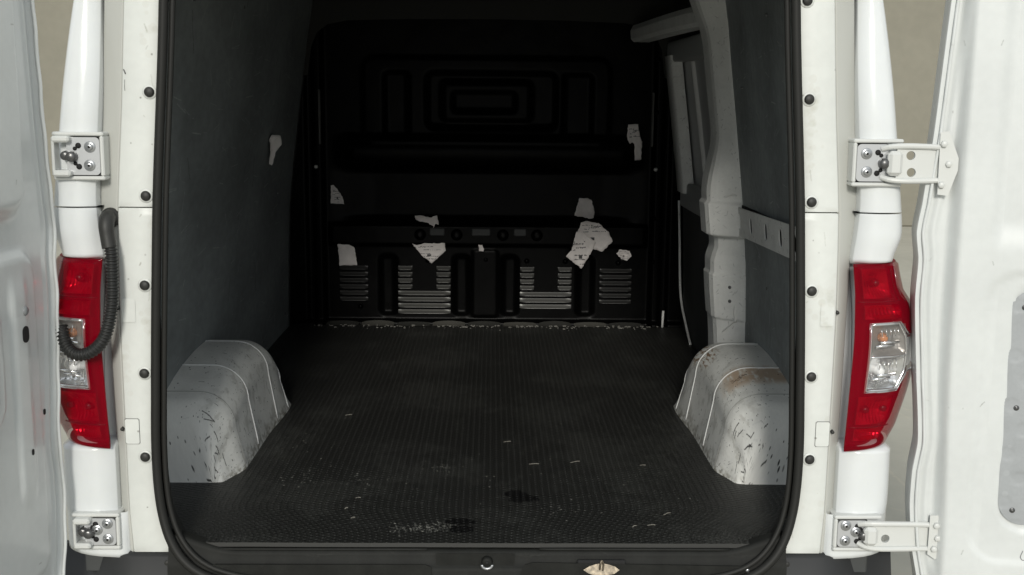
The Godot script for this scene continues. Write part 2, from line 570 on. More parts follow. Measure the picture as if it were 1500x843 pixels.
	for i in 60:
		var p := Vector2(rng.randf(), rng.randf()) * 1024
		stroke(im, p, p + Vector2(rng.randf_range(-160, 160), rng.randf_range(-160, 160)), 2.2, Color(0.75, 0.72, 0.65, 0.25))
	m.albedo_texture = tex(im)
	m.uv1_triplanar = true
	m.uv1_world_triplanar = true
	m.uv1_scale = Vector3.ONE * 0.22
	m = mat("wall_render", Color.WHITE, 0.9)
	m.albedo_texture = tex(paint_texture(lin(0.235, 0.222, 0.178), 0.05, 512, 0.006))
	m.uv1_triplanar = true
	m.uv1_world_triplanar = true
	m.uv1_scale = Vector3.ONE * 0.25

# ------------------------------------------------------------------ shapes of the van
# half-widths by height
var SEAL := [Vector2(1.80, 0.628), Vector2(1.66, 0.637), Vector2(1.25, 0.667), Vector2(0.82, 0.688), Vector2(0.70, 0.691), Vector2(0.62, 0.687), Vector2(0.55, 0.676), Vector2(0.50, 0.655)]
var SEAM := [Vector2(1.80, 0.694), Vector2(1.66, 0.706), Vector2(1.44, 0.721), Vector2(1.25, 0.737), Vector2(1.03, 0.744), Vector2(0.60, 0.743), Vector2(0.50, 0.738)]
var PILLAR_IN := [Vector2(1.80, 0.745), Vector2(1.537, 0.760), Vector2(1.26, 0.782), Vector2(1.14, 0.774), Vector2(0.83, 0.772), Vector2(0.73, 0.770), Vector2(0.58, 0.770), Vector2(0.48, 0.768)]
var PILLAR_OUT := [Vector2(1.84, 0.780), Vector2(1.67, 0.820), Vector2(1.52, 0.849), Vector2(1.40, 0.867), Vector2(1.30, 0.880), Vector2(1.22, 0.890), Vector2(1.19, 0.890), Vector2(1.145, 0.876), Vector2(1.08, 0.882), Vector2(1.03, 0.903), Vector2(0.96, 0.908), Vector2(0.86, 0.903), Vector2(0.75, 0.899), Vector2(0.61, 0.900), Vector2(0.50, 0.885), Vector2(0.40, 0.87)]
var LAMP_IN := [Vector2(1.138, 0.770), Vector2(1.077, 0.777), Vector2(0.975, 0.781), Vector2(0.827, 0.776), Vector2(0.737, 0.773)]
var LAMP_OUT := [Vector2(1.138, 0.892), Vector2(1.077, 0.908), Vector2(1.036, 0.936), Vector2(0.99, 0.945), Vector2(0.93, 0.945), Vector2(0.858, 0.932), Vector2(0.783, 0.910), Vector2(0.737, 0.888)]
var WALL := [Vector2(1.95, 0.66), Vector2(1.86, 0.68), Vector2(1.68, 0.708), Vector2(1.30, 0.757), Vector2(1.02, 0.790), Vector2(0.52, 0.806)]

# a point on the rounded rear corner: a = 0 at the inner edge facing back, 1 where the side begins
func corner(s: float, y: float, a: float, xi: float, xo: float, z0: float, deep: float, p := 2.7) -> Vector3:
	var t := a * PI / 2
	return Vector3(s * (xi + (xo - xi) * pow(sin(t), 2.0 / p)), y, z0 - deep * (1.0 - pow(maxf(cos(t), 0.0), 2.0 / p)))

func ys(a: float, b: float, n: int) -> Array:
	var o := []
	for i in n + 1:
		o.append(lerpf(a, b, float(i) / n))
	return o

func rear_pillar(van: Node3D, s: float) -> void:
	for span in [[1.84, 1.2455], [1.2425, 0.592]]:
		var st := begin()
		var rows := []
		for y in ys(span[0], span[1], 110):
			var xi := at(PILLAR_IN, y)
			var xo := at(PILLAR_OUT, y)
			var z0 := 0.006
			if y < 1.20:   # the corner is drawn in behind the lamp
				var sunk := ss(0.738, 0.744, y) * (1 - ss(1.133, 1.138, y))
				z0 -= 0.004 * ss(1.20, 1.145, y) + 0.05 * sunk
				xo -= 0.03 * sunk
				xi += 0.006 * sunk
			# the top leans into the van, so the outline there is a little wider than it looks
			var lean := 0.35 * pow(maxf(0.0, y - 1.42), 1.6)
			z0 -= lean
			xi += (xi - 0.02) * lean / 2.34
			xo += (xo - 0.02) * lean / 2.34
			var row := [Vector3(s * xi, y, -0.07), Vector3(s * xi, y, z0 - 0.014)]
			for k in 25:
				var q := corner(s, y, k / 24.0, xi + 0.001, xo - 0.009, z0, 0.1, 5.5)
				var across := absf(q.x) - xi
				q.z -= 0.30 * maxf(0.0, 0.030 - across) + 0.03 * maxf(0.0, across - 0.030)
				row.append(q)
			row.append(Vector3(s * (xo + 0.004), y, -0.3))
			rows.append(row)
		grid(st, rows, Vector3(s * 0.4, 0, 1))
		# folded ends at the seam
		st.set_smooth_group(1)
		for e in [0, rows.size() - 1]:
			var top: Array = rows[e]
			var back := []
			for p in top:
				back.append(Vector3(p.x * 0.985, p.y, p.z - 0.03))
			grid(st, [top, back], Vector3(0, 1 if e == 0 else -1, 0))
		obj("corner_pillar", st, M.white_paint, van)
	# jamb in two pieces, meeting at the same seam
	for span in [[1.80, 1.2455], [1.2425, 0.505]]:
		var st := begin()
		var rows := []
		for y in ys(span[0], span[1], 44):
			var a := at(SEAL, y) - 0.012
			var b := at(SEAM, y)
			rows.append([Vector3(s * a, y, -0.012), Vector3(s * a, y, -0.003), Vector3(s * (a + 0.003), y, 0.0), Vector3(s * lerpf(a, b, 0.5), y, 0.0), Vector3(s * (b - 0.003), y, 0.0), Vector3(s * b, y, -0.003), Vector3(s * b, y, -0.05)])
		grid(st, rows, Vector3(0, 0, 1))
		for e in [0, rows.size() - 1]:
			quad(st, rows[e][2], rows[e][4], rows[e][4] + Vector3(0, 0, -0.02), rows[e][2] + Vector3(0, 0, -0.02), Vector3(0, 1 if e == 0 else -1, 0))
		obj("door_jamb", st, M.jamb_paint, van)
	if s < 0:
		var nk := begin()
		tube(nk, [Vector3(-0.7125, 1.520, 0.0), Vector3(-0.7105, 1.516, 0.0008), Vector3(-0.7090, 1.511, 0.0004)], 0.0012, 6)
		tube(nk, [Vector3(-0.7110, 1.500, 0.0), Vector3(-0.7120, 1.488, 0.0003), Vector3(-0.7118, 1.478, 0.0)], 0.0005, 6)
		obj("paint_nick", nk, M.pin, van)
	# drip channel between jamb and corner
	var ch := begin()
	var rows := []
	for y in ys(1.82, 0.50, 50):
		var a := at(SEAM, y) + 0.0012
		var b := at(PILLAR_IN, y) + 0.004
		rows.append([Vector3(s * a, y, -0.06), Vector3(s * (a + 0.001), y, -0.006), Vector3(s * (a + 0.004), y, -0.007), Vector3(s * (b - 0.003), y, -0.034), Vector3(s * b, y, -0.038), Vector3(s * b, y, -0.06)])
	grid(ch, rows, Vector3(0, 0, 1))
	obj("drip_channel", ch, M.channel_shade_paint, van)
	# black box standing in for the shade behind the seams
	var bk := begin(false)
	box(bk, Vector3(s * 0.735, 1.2, -0.075), Vector3(0.10, 1.3, 0.03), 0.002)
	obj("seam_shade", bk, M.recess_shade, van)
	# plugs along the seal
	for y in ([1.668, 1.474, 1.266, 1.081, 0.898, 0.717] if s > 0 else [1.476, 1.268, 1.084, 0.898, 0.717]):
		var g := begin()
		var x := at(SEAL, y) + 0.013
		cyl(g, Vector3(s * x, y, 0.0), Vector3(s * x, y, 0.0016), 0.0145, 0.0135, 20, 0.0006)
		var ring := obj("plug_rim", g, M.jamb_paint, van)
		g = begin()
		cyl(g, Vector3(s * x, y, 0.001), Vector3(s * x, y, 0.008), 0.0105, 0.0095, 20, 0.002)
		obj("rubber_plug", g, M.rubber, ring)
	# pressed caps on the jamb
	for f in [[0.7305, 0.7725, 0.0135, 0.026], [0.7265, 1.031, 0.013, 0.024]]:
		var g := begin(false)
		extrude(g, round_rect(Vector2(s * (f[0] - 0.002), f[1]), Vector2(f[2], f[3]), 0.003, 3), Transform3D(Basis.IDENTITY, Vector3(0, 0, 0.0001)), 0.0016, 0.001)
		var fl := obj("access_cap", g, M.jamb_paint, van)
		if f[1] < 0.9:
			g = begin(false)
			for e in [[-1, 0], [1, 0], [0, -1], [0, 1]]:
				box(g, Vector3(s * (f[0] - 0.002) + e[0] * (f[2] + 0.001), f[1] + e[1] * (f[3] + 0.001), 0.0006), Vector3(0.0016 if e[0] else f[2] * 2, 0.0016 if e[1] else f[3] * 2, 0.001), 0.0)
			obj("cap_edge_shade", g, M.pin, fl)  # dark strips drawn as the shade around the recessed cap
		g = begin()
		cyl(g, Vector3(s * (f[0] + 0.020), f[1] + 0.004, -0.012), Vector3(s * (f[0] + 0.020), f[1] + 0.004, 0.002), 0.0042, 0.0036, 12, 0.001)
		obj("clip", g, M.rubber, fl)

func in_poly(p: Vector2, poly: PackedVector2Array) -> bool:
	return Geometry2D.is_point_in_polygon(p, poly)

func tail_lamp(van: Node3D, s: float) -> void:
	var lamp := Node3D.new()
	lamp.name = numbered("tail_lamp")
	van.add_child(lamp, true)
	lamp.set_meta("label", "red tail lamp with a clear middle on the right corner" if s > 0 else "red tail lamp behind the black hose")
	var P := func(u: float, y: float, off: float) -> Vector3:
		# u runs 0..1 across the lamp by arc
		var yy := y
		var p := corner(s, yy, u, at(LAMP_IN, y), at(LAMP_OUT, y), 0.016, 0.115, 2.3)
		var q := corner(s, yy, minf(u + 0.01, 1.0), at(LAMP_IN, y), at(LAMP_OUT, y), 0.016, 0.115, 2.3)
		var t := q - p
		var n := Vector3(absf(t.z), 0, absf(t.x))
		n = Vector3(n.x * s, 0, n.z).normalized() if n.length() > 1e-7 else Vector3(s, 0, 0)
		return p + n * off
	# the clear middle, in (u, y)
	var clear := PackedVector2Array([Vector2(0.10, 1.014), Vector2(0.41, 1.017), Vector2(0.53, 0.988), Vector2(1.01, 0.978), Vector2(1.01, 0.914), Vector2(0.57, 0.906), Vector2(0.45, 0.866), Vector2(0.10, 0.866)])
	var nu := 56
	var ny := 150
	var rows := []
	for i in ny + 1:
		var row := []
		for j in nu + 1:
			var y := lerpf(1.138, 0.737 + 0.014 * (float(j) / nu), float(i) / ny)
			var u := float(j) / nu
			var edge := minf(minf(u * 0.11, (1 - u) * 0.11), minf(1.138 - y, y - 0.737))
			row.append(P.call(u, y, -0.006 * (1 - ss(0, 0.007, edge))))
		rows.append(row)
	var is_clear := func(i: int, j: int) -> bool:
		return in_poly(Vector2((j + 0.5) / nu, lerpf(1.138, 0.737 + 0.014 * (j + 0.5) / nu, (i + 0.5) / ny)), clear)
	var st := begin()
	grid(st, rows, Vector3(s * 0.5, 0, 1), is_clear)
	obj("red_lens", st, M.red_lens, lamp)
	st = begin()
	grid(st, rows, Vector3(s * 0.5, 0, 1), func(i, j): return not is_clear.call(i, j))
	obj("clear_lens", st, M.clear_lens, lamp)
	# side walls of the lens and the housing behind
	st = begin()
	var hr := []
	for i in 41:
		var y := lerpf(1.136, 0.741, i / 40.0)
		var row := [P.call(0.0, y, -0.004)]
		for j in 13:
			row.append(P.call(lerpf(0.03, 0.97, j / 12.0), y, -0.030))
		row.append(P.call(1.0, y, -0.004))
		hr.append(row)
	grid(st, hr, Vector3(s * 0.5, 0, 1))
	for e in [0, 40]:
		var a := []
		var b := []
		for j in 15:
			b.append(hr[e][j])
			a.append(P.call(clampf((j - 1) / 12.0, 0, 1), 1.138 if e == 0 else 0.737 + 0.012 * j / 14.0, -0.005))
		grid(st, [a, b], Vector3(0, 1 if e == 0 else -1, 0))
	obj("housing", st, M.lamp_housing, lamp)
	# red reflector bowls, fluted
	for r in [[0.07, 0.42, 1.128, 1.066], [0.07, 0.48, 1.052, 1.022], [0.07, 0.46, 0.856, 0.795], [0.07, 0.44, 0.785, 0.760]]:
		st = begin()
		var br := []
		for i in 25:
			var row := []
			for j in 33:
				var v := i / 24.0 * 2 - 1
				var w := j / 32.0 * 2 - 1
				var d := (1 - v * v) * (1 - w * w)
				var flute := (0.0016 * absf(sin(j / 32.0 * PI * 9.0)) + 0.0012 * absf(sin(i / 24.0 * PI * 4.0))) * sqrt(maxf(d, 0))
				row.append(P.call(lerpf(r[0], r[1], j / 32.0), lerpf(r[2], r[3], i / 24.0), -0.008 - 0.017 * d + flute))
			br.append(row)
		grid(st, br, Vector3(s * 0.5, 0, 1))
		var bowl := obj("red_reflector", st, M.red_reflector, lamp)
		if r[2] - r[3] > 0.05:
			for uu in ([0.26] if r[2] > 1 else [0.17, 0.42]):
				st = begin()
				var c: Vector3 = P.call(uu, lerpf(r[2], r[3], 0.5), -0.022)
				cyl(st, c, c + Vector3(0, 0, 0.012), 0.009, 0.007, 14, 0.002)
				obj("bulb", st, M.dark_red, bowl)
	for q in [[0.02, 0.52, 1.0595, 1.0595], [0.02, 0.50, 0.790, 0.790], [0.475, 0.50, 1.128, 1.062]]:
		st = begin()
		var ln := []
		for k in 9:
			ln.append(P.call(lerpf(q[0], q[1], k / 8.0), lerpf(q[2], q[3], k / 8.0), -0.005))
		tube(st, ln, 0.0016, 6)
		obj("chamber_rib", st, M.dark_red, lamp)
	# chrome line standing in for the white highlight on the red lens
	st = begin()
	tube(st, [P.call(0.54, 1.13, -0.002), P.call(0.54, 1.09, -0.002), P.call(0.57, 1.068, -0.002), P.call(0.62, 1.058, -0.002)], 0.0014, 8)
	obj("lens_highlight", st, M.chrome, lamp)
	# clear middle: chrome frame, two cells, bulbs
	st = begin()
	var loop := []
	for k in clear.size() + 1:
		var a := clear[k % clear.size()]
		var b := clear[(k + 1) % clear.size()]
		if k < clear.size():
			for q in 8:
				var p := a.lerp(b, q / 8.0)
				if not (p.x > 1.0):
					loop.append(P.call(minf(p.x, 1.0), p.y, -0.003))
	loop.append(loop[0])
	var main := []
	for p in [Vector2(0.11, 1.011), Vector2(0.395, 1.013), Vector2(0.49, 0.984), Vector2(0.52, 0.945), Vector2(0.52, 0.908), Vector2(0.43, 0.870), Vector2(0.11, 0.870), Vector2(0.11, 1.011)]:
		main.append(p)
	var loop2 := []
	for k in main.size() - 1:
		for q in 6:
			var p: Vector2 = main[k].lerp(main[k + 1], q / 6.0)
			loop2.append(P.call(p.x, p.y, -0.004))
	loop2.append(loop2[0])
	tube(st, loop, 0.0016, 8)
	tube(st, loop2, 0.0026, 8)
	var bar := []
	for q in 9:
		bar.append(P.call(lerpf(0.11, 0.52, q / 8.0), 0.942, -0.004))
	tube(st, bar, 0.002, 8)
	obj("chrome_frame", st, M.chrome, lamp)
	for c in [[1.010, 0.944, "amber_bulb", "cell_grey"], [0.940, 0.873, "clear_bulb", "chrome"]]:
		st = begin(false)
		var br := []
		for i in 21:
			var row := []
			for j in 25:
				var v := i / 20.0 * 2 - 1
				var w := j / 24.0 * 2 - 1
				var d := (1 - pow(v, 4)) * (1 - pow(w, 4))
				var facet := 0.0022 * (absf(fposmod(j / 24.0 * 6.0, 1.0) - 0.5) + absf(fposmod(i / 20.0 * 4.0, 1.0) - 0.5)) * d
				row.append(P.call(lerpf(0.12, 0.51, j / 24.0), lerpf(c[0], c[1], i / 20.0), -0.006 - 0.02 * d + facet))
			br.append(row)
		grid(st, br, Vector3(s * 0.5, 0, 1))
		var cell := obj("reflector_cell", st, M[c[3]], lamp)
		st = begin()
		var b: Vector3 = P.call(0.25, lerpf(c[0], c[1], 0.45), -0.018)
		tube(st, [b + Vector3(0, 0, -0.008), b, b + Vector3(0, 0, 0.005), b + Vector3(0, 0, 0.009), b + Vector3(0, 0, 0.010)], func(l): return 0.011 if l < 0.013 else (0.008 if l < 0.0175 else 0.002), 14)
		obj("bulb", st, M[c[2]], cell)
		st = begin()
		for k in 5:   # fluting of the cover in front of the bulb
			var u := 0.2 + k * 0.045
			tube(st, [P.call(u, lerpf(c[0], c[1], 0.14), -0.004), P.call(u + 0.01, lerpf(c[0], c[1], 0.36), -0.004)], 0.0011, 6)
		tube(st, [P.call(0.2, lerpf(c[0], c[1], 0.58), -0.006), P.call(0.4, lerpf(c[0], c[1], 0.56), -0.006)], 0.0035, 8)
		tube(st, [P.call(0.16, lerpf(c[0], c[1], 0.70), -0.006), P.call(0.34, lerpf(c[0], c[1], 0.66), -0.006)], 0.003, 8)
		obj("fluting", st, M.chrome, cell)
	# white side reflector in the tail of the clear part
	st = begin()
	var tr := []
	for i in 9:
		var row := []
		for j in 9:
			row.append(P.call(lerpf(0.55, 0.99, j / 8.0), lerpf(0.978, 0.915, i / 8.0), -0.009))
		tr.append(row)
	grid(st, tr, Vector3(s * 0.5, 0, 1))
	obj("side_reflector", st, M.clear_bulb, lamp)

func hinge(van: Node3D, s: float, y: float, lower: bool) -> Node3D:
	var h := Node3D.new()
	h.name = numbered("hinge")
	van.add_child(h, true)
	var hx := 0.806 if not lower else 0.812
	# pocket rim round the plate
	var st := begin(false)
	var z := 0.010
	var hw := 0.047
	var hh := 0.044 if not lower else 0.036
	for e in [[0, 1], [0, -1], [-s, 0]]:
		var c := Vector3(s * hx + e[0] * hw, y + e[1] * hh, z - 0.02)
		box(st, c, Vector3(0.008 if e[0] else hw * 2 + 0.008, 0.008 if e[1] else hh * 2 - 0.008, 0.052), 0.0025)
	obj("pocket_rim", st, M.hinge_paint, h)
	# black sheet for the shade in the gap, then the bolted plate
	st = begin(false)
	extrude(st, round_rect(Vector2(s * (hx - 0.012), y), Vector2(0.034, hh - 0.004), 0.006, 4), Transform3D(Basis.IDENTITY, Vector3(0, 0, z - 0.008)), 0.006)
	obj("pocket_shade", st, M.recess_shade, h)
	st = begin(false)
	extrude(st, round_rect(Vector2(s * (hx - 0.010), y), Vector2(0.0315, hh - 0.0078), 0.007, 5), Transform3D(Basis.IDENTITY, Vector3(0, 0, z - 0.006)), 0.011, 0.0015)
	var pl := obj("hinge_plate", st, M.hinge_plate, h)
	var spots := [Vector2(-0.024, 0.0185), Vector2(-0.022, -0.0185)] if not lower else [Vector2(-0.026, 0.018), Vector2(-0.004, 0.004), Vector2(-0.026, -0.016)]
	for p in spots:
		st = begin()
		var c := Vector3(s * (hx + p.x), y + p.y, z + 0.005)
		cyl(st, c, c + Vector3(0, 0, 0.002), 0.0115, 0.0112, 24, 0.0006)
		cyl(st, c, c + Vector3(0, 0, 0.0055), 0.0075, 0.0065, 20, 0.0012)
		var b := obj("bolt", st, M.bolt, pl)
		st = begin()
		cyl(st, c + Vector3(0, 0, 0.0052), c + Vector3(0, 0, 0.0058), 0.0028, 0.0028, 6)
		obj("bolt_socket", st, M.recess_shade, pl)
	for e in [0.021, -0.021]:
		st = begin()
		var c := Vector3(s * (hx - 0.001), y + e * (0.8 if lower else 1.0), z + 0.0045)
		cyl(st, c, c + Vector3(0, 0, 0.0016), 0.0058, 0.0058, 12)
		cyl(st, c + Vector3(s * 0.007, -signf(e) * 0.006, 0), c + Vector3(s * 0.007, -signf(e) * 0.006, 0.0014), 0.0042, 0.0042, 10)
		obj("plate_slot", st, M.recess_shade, pl)
	# pivot pin and the knuckles round it
	st = begin()
	cyl(st, Vector3(s * (hx + 0.011), y - 0.001, z), Vector3(s * (hx + 0.011), y - 0.001, z + 0.022), 0.0115, 0.0095, 18, 0.002)
	cyl(st, Vector3(s * (hx + 0.024), y + 0.001, z - 0.004), Vector3(s * (hx + 0.024), y + 0.001, z + 0.016), 0.010, 0.009, 18, 0.002)
	obj("check_stud", st, M.pin, h)
	return h

func hinge_arm_open(van: Node3D, h: Node3D, y: float, lower: bool) -> void:
	# right side: the arm runs outward to the door, two round holes through its web
	var x0 := 0.838
	var x1 := 0.928 if not lower else 0.968
	var hh := 0.040 if not lower else 0.033
	var st: SurfaceTool
	for e in [1.0, -1.0]:
		st = begin(false)
		tube(st, smooth_path([Vector3(x0 - 0.024, y + e * (hh - 0.012), 0.014), Vector3(x0 - 0.01, y + e * (hh - 0.007), 0.024), Vector3(x0 + 0.02, y + e * (hh - 0.005), 0.03), Vector3(x1 - 0.02, y + e * (hh - 0.006), 0.03), Vector3(x1 + 0.012, y + e * (hh - 0.008), 0.033)], 0.008), 0.0058, 10)
		obj("arm_flange", st, M.hinge_paint, h)
	var web := CSGBox3D.new()
	web.size = Vector3(x1 - x0 - 0.004, hh * 2 - 0.012, 0.007)
	web.position = Vector3((x0 + x1) / 2, y, 0.024)
	web.material = M.hinge_paint
	web.name = numbered("arm_web")
	for e in ([[0.030, 0.016], [0.033, -0.018]] if not lower else [[0.030, -0.006], [0.030, 0.026]]):
		var c := CSGCylinder3D.new()
		c.radius = 0.0092 if not lower or e[1] < 0 else 0.006
		c.height = 0.05
		c.sides = 24
		c.rotation.x = PI / 2
		c.operation = CSGShape3D.OPERATION_SUBTRACTION
		c.position = Vector3(x0 + e[0], y + e[1], 0.024) - web.position
		c.material = M.hinge_paint
		c.name = numbered("hole")
		web.add_child(c, true)
	h.add_child(web, true)
	st = begin(false)
	box(st, Vector3(x0 - 0.002, y, 0.026), Vector3(0.03, hh * 1.25, 0.022), 0.007)
	obj("knuckle", st, M.hinge_paint, h)
	# pointed bracket on the door
	st = begin(false)
	var bx := 0.930 if not lower else 0.968
	var pts := PackedVector2Array([Vector2(-0.008, 0.062), Vector2(0.006, 0.064), Vector2(0.027, 0.012), Vector2(0.027, -0.012), Vector2(0.012, -0.062), Vector2(-0.006, -0.060)])
	if lower:
		pts = PackedVector2Array([Vector2(-0.010, 0.048), Vector2(0.008, 0.049), Vector2(0.020, 0.034), Vector2(0.026, 0.004), Vector2(0.018, -0.034), Vector2(0.004, -0.046), Vector2(-0.010, -0.036)])
	extrude(st, pts, Transform3D(Basis(Vector3.UP, deg_to_rad(-8)), Vector3(bx + 0.002, y, 0.030)), 0.008, 0.002)
	var br := obj("door_bracket", st, M.hinge_paint, h)
	for p in ([Vector2(0.0, 0.040), Vector2(0.012, 0.0), Vector2(0.0, -0.042)] if not lower else [Vector2(0.004, 0.028), Vector2(0.008, 0.0), Vector2(0.002, -0.024)]):
		st = begin()
		var c := Vector3(bx + p.x, y + p.y, 0.037)
		cyl(st, c, c + Vector3(-0.002, 0, 0.008), 0.0075, 0.0065, 6, 0.001)
		obj("bracket_bolt", st, M.hinge_paint, br)

func hinge_arm_side(h: Node3D, y: float, lower: bool) -> void:
	# left side: the door stands at a right angle, so the arm points out of the van and is seen end on
	var hh := 0.040 if not lower else 0.033
	for e in [1.0, -1.0]:
		var k := begin(false)
		box(k, Vector3(-0.836, y + e * (hh - 0.006), 0.018), Vector3(0.036, 0.013, 0.030), 0.004)
		obj("knuckle", k, M.hinge_paint, h)
	var st := begin(false)
	box(st, Vector3(-0.851, y, 0.016), Vector3(0.006, hh * 1.7, 0.03), 0.002)
	obj("arm_web", st, M.hinge_paint, h)

func rear_door(van: Node3D, s: float) -> Node3D:
	var d := Node3D.new()
	d.name = numbered("rear_door")
	van.add_child(d, true)
	d.set_meta("label", "white door swung right back, grey plate on it" if s > 0 else "white door standing at a right angle")
	var ang := deg_to_rad(10.0) if s > 0 else deg_to_rad(83.0)
	# local: u away from the hinge side, w out of the inner face
	var origin := Vector3(0.905, 0, 0.012) if s > 0 else Vector3(-0.872, 0, 0.016)
	var U := Vector3(s * cos(ang), 0, sin(ang))
	var W := Vector3(-s * sin(ang), 0, cos(ang)) if s > 0 else Vector3(sin(ang), 0, cos(ang))
	var edge := [Vector2(1.86, 0.036), Vector2(1.671, 0.026), Vector2(1.538, 0.018), Vector2(1.403, 0.010), Vector2(1.264, -0.003), Vector2(1.208, -0.010), Vector2(1.152, -0.003), Vector2(1.067, -0.004), Vector2(0.893, 0.010), Vector2(0.80, 0.019), Vector2(0.76, 0.021), Vector2(0.70, 0.014), Vector2(0.623, 0.014), Vector2(0.53, 0.024), Vector2(0.44, 0.042)]
	var wide := 0.66
	var relief := func(u: float, y: float) -> float:
		var h := 0.0
		var e := at(edge, y)
		h += 0.010 * (1 - ss(0.010, 0.016, u - e)) # outer lip
		h += 0.004 * ss(0.024, 0.030, u - e) - 0.004 * ss(0.036, 0.042, u - e)
		if s > 0:
			var step_at := 0.048 + 0.014 * ss(1.0, 0.5, y)
			h += 0.030 * ss(step_at, step_at + 0.026, u)
			h -= 0.008 * ss(0.125, 0.150, u) * ss(1.17, 1.24, y)
			var sd := rr_sd(u, y, 0.42, 0.825, 0.285, 0.305, 0.06)
			h -= 0.004 * (1 - ss(-0.006, 0.008, sd))
			sd = rr_sd(u, y, 0.46, 0.85, 0.272, 0.262, 0.05)
			h -= 0.005 * (1 - ss(-0.003, 0.003, sd))
		else:
			var round_ := rr_sd(u, y, 0.42, 1.60, 0.318, 0.36, 0.06)
			h += 0.024 * (1 - ss(-0.03, 0.012, round_))
			var low := rr_sd(u, y, 0.42, 0.84, 0.335, 0.33, 0.05)
			h += 0.014 * (1 - ss(-0.012, 0.012, low))
			h += 0.006 * (1 - ss(-0.012, 0.006, absf(u - 0.16) - 0.03)) * ss(0.66, 0.72, y) * (1 - ss(1.08, 1.14, y))
			var hole := rr_sd(u, y, 0.332, 0.975, 0.075, 0.098, 0.035)
			h += 0.010 * (1 - ss(0.0, 0.012, hole - 0.02))
		return h
	var X := func(u: float, y: float, w: float) -> Vector3: return origin + U * u + W * w + Vector3(0, y, 0)
	var rows := []
	var nu := 96
	for y in ys(1.86, 0.44, 190):
		var row := []
		var e := at(edge, y)
		row.append(X.call(e + 0.006, y, -0.055))
		row.append(X.call(e, y, -0.05))
		row.append(X.call(e, y, 0.006))
		for k in nu + 1:
			var u := e + (wide - e) * pow(float(k) / nu, 1.5)
			row.append(X.call(u, y, relief.call(u, y)))
		row.append(X.call(wide, y, -0.055))
		rows.append(row)
	var st := begin()
	grid(st, rows, W)
	obj("inner_panel", st, M.door_paint, d)
	# outer skin
	st = begin()
	var skin := []
	for y in ys(1.865, 0.435, 20):
		var e := at(edge, y)
		skin.append([X.call(e + 0.004, y, -0.056), X.call(0.2, y, -0.064), X.call(0.45, y, -0.064), X.call(wide, y, -0.056)])
	grid(st, skin, -W)
	obj("outer_skin", st, M.white_paint, d)
	# weld lip that runs wavily down the hinge side
	st = begin()
	var lip := []
	for y in ys(1.84, 0.46, 120):
		lip.append(X.call(at(edge, y) + 0.012, y, 0.013 + 0.001 * sin(y * 60.0)))
	tube(st, lip, 0.0035, 8)
	obj("seal_lip", st, M.door_paint, d)
	if s > 0:
		st = begin(false)
		var fr := Transform3D(Basis(U, Vector3.UP, W), origin + W * (relief.call(0.3, 0.85) + 0.0003))
		var poly := PackedVector2Array()
		for q in [[0.225, 1.045, PI / 2, PI], [0.235, 0.655, PI, 3 * PI / 2]]:
			for k in 9:
				var a: float = lerpf(q[2], q[3], k / 8.0)
				poly.append(Vector2(q[0], q[1]) + Vector2(cos(a), sin(a)) * Vector2(0.047, 0.052))
		poly.append(Vector2(0.62, 0.603))
		poly.append(Vector2(0.62, 1.097))
		extrude(st, poly, fr, 0.004, 0.0015)
		var pl := obj("backing_plate", st, M.plate_grey, d, "grey dimpled plate with round corners")
		for p in [Vector2(0.207, 1.062), Vector2(0.207, 0.852), Vector2(0.216, 0.632), Vector2(0.42, 1.075), Vector2(0.42, 0.625)]:
			st = begin()
			var c: Vector3 = fr * Vector3(p.x, p.y, 0.004)
			cyl(st, c, c + W * 0.0015, 0.0058, 0.005, 16, 0.0004)
			cyl(st, c + W * 0.001, c + W * 0.0032, 0.0034, 0.003, 12, 0.0006)
			obj("screw", st, M.pin, pl)
		# pen scribble low on the door
		st = begin()
		var ink := func(list: Array) -> void:
			var k := []
			for p in list:
				k.append(X.call(p.x, p.y, relief.call(p.x, p.y) + 0.0004))
			tube(st, smooth_path(k, 0.003), 0.0009, 6)
		ink.call([Vector2(0.244, 0.545), Vector2(0.240, 0.531), Vector2(0.246, 0.524), Vector2(0.253, 0.530), Vector2(0.256, 0.536), Vector2(0.254, 0.526), Vector2(0.261, 0.527)])
		ink.call([Vector2(0.276, 0.540), Vector2(0.268, 0.540), Vector2(0.267, 0.534), Vector2(0.274, 0.530), Vector2(0.272, 0.524), Vector2(0.264, 0.525)])
		obj("pen_mark", st, M.pen_ink, d)
	else:
		# latch opening with its dark inside, a pin and a slot beside it
		st = begin(false)
		extrude(st, round_rect(Vector2(0.332, 0.975), Vector2(0.070, 0.092), 0.034, 6), Transform3D(Basis(U, Vector3.UP, W), origin + W * (relief.call(0.332, 0.975) + 0.0004)), 0.001)
		obj("latch_opening", st, M.recess_shade, d)
		st = begin()
		var c: Vector3 = X.call(0.145, 1.060, relief.call(0.145, 1.060) - 0.002)
		cyl(st, c, c + W * 0.006, 0.010, 0.008, 16, 0.002)
		obj("trim_clip", st, M.door_grey, d)
		st = begin(false)
		for q in [[0.150, 1.015, 0.011, 0.016], [0.150, 0.78, 0.004, 0.006], [0.062, 0.836, 0.004, 0.006]]:
			st = begin(false)
			extrude(st, round_rect(Vector2(q[0], q[1]), Vector2(q[2], q[3]), q[2] * 0.9, 5), Transform3D(Basis(U, Vector3.UP, W), origin + W * (relief.call(q[0], q[1]) + 0.0004)), 0.001)
			obj("trim_hole", st, M.recess_shade, d)
	return d

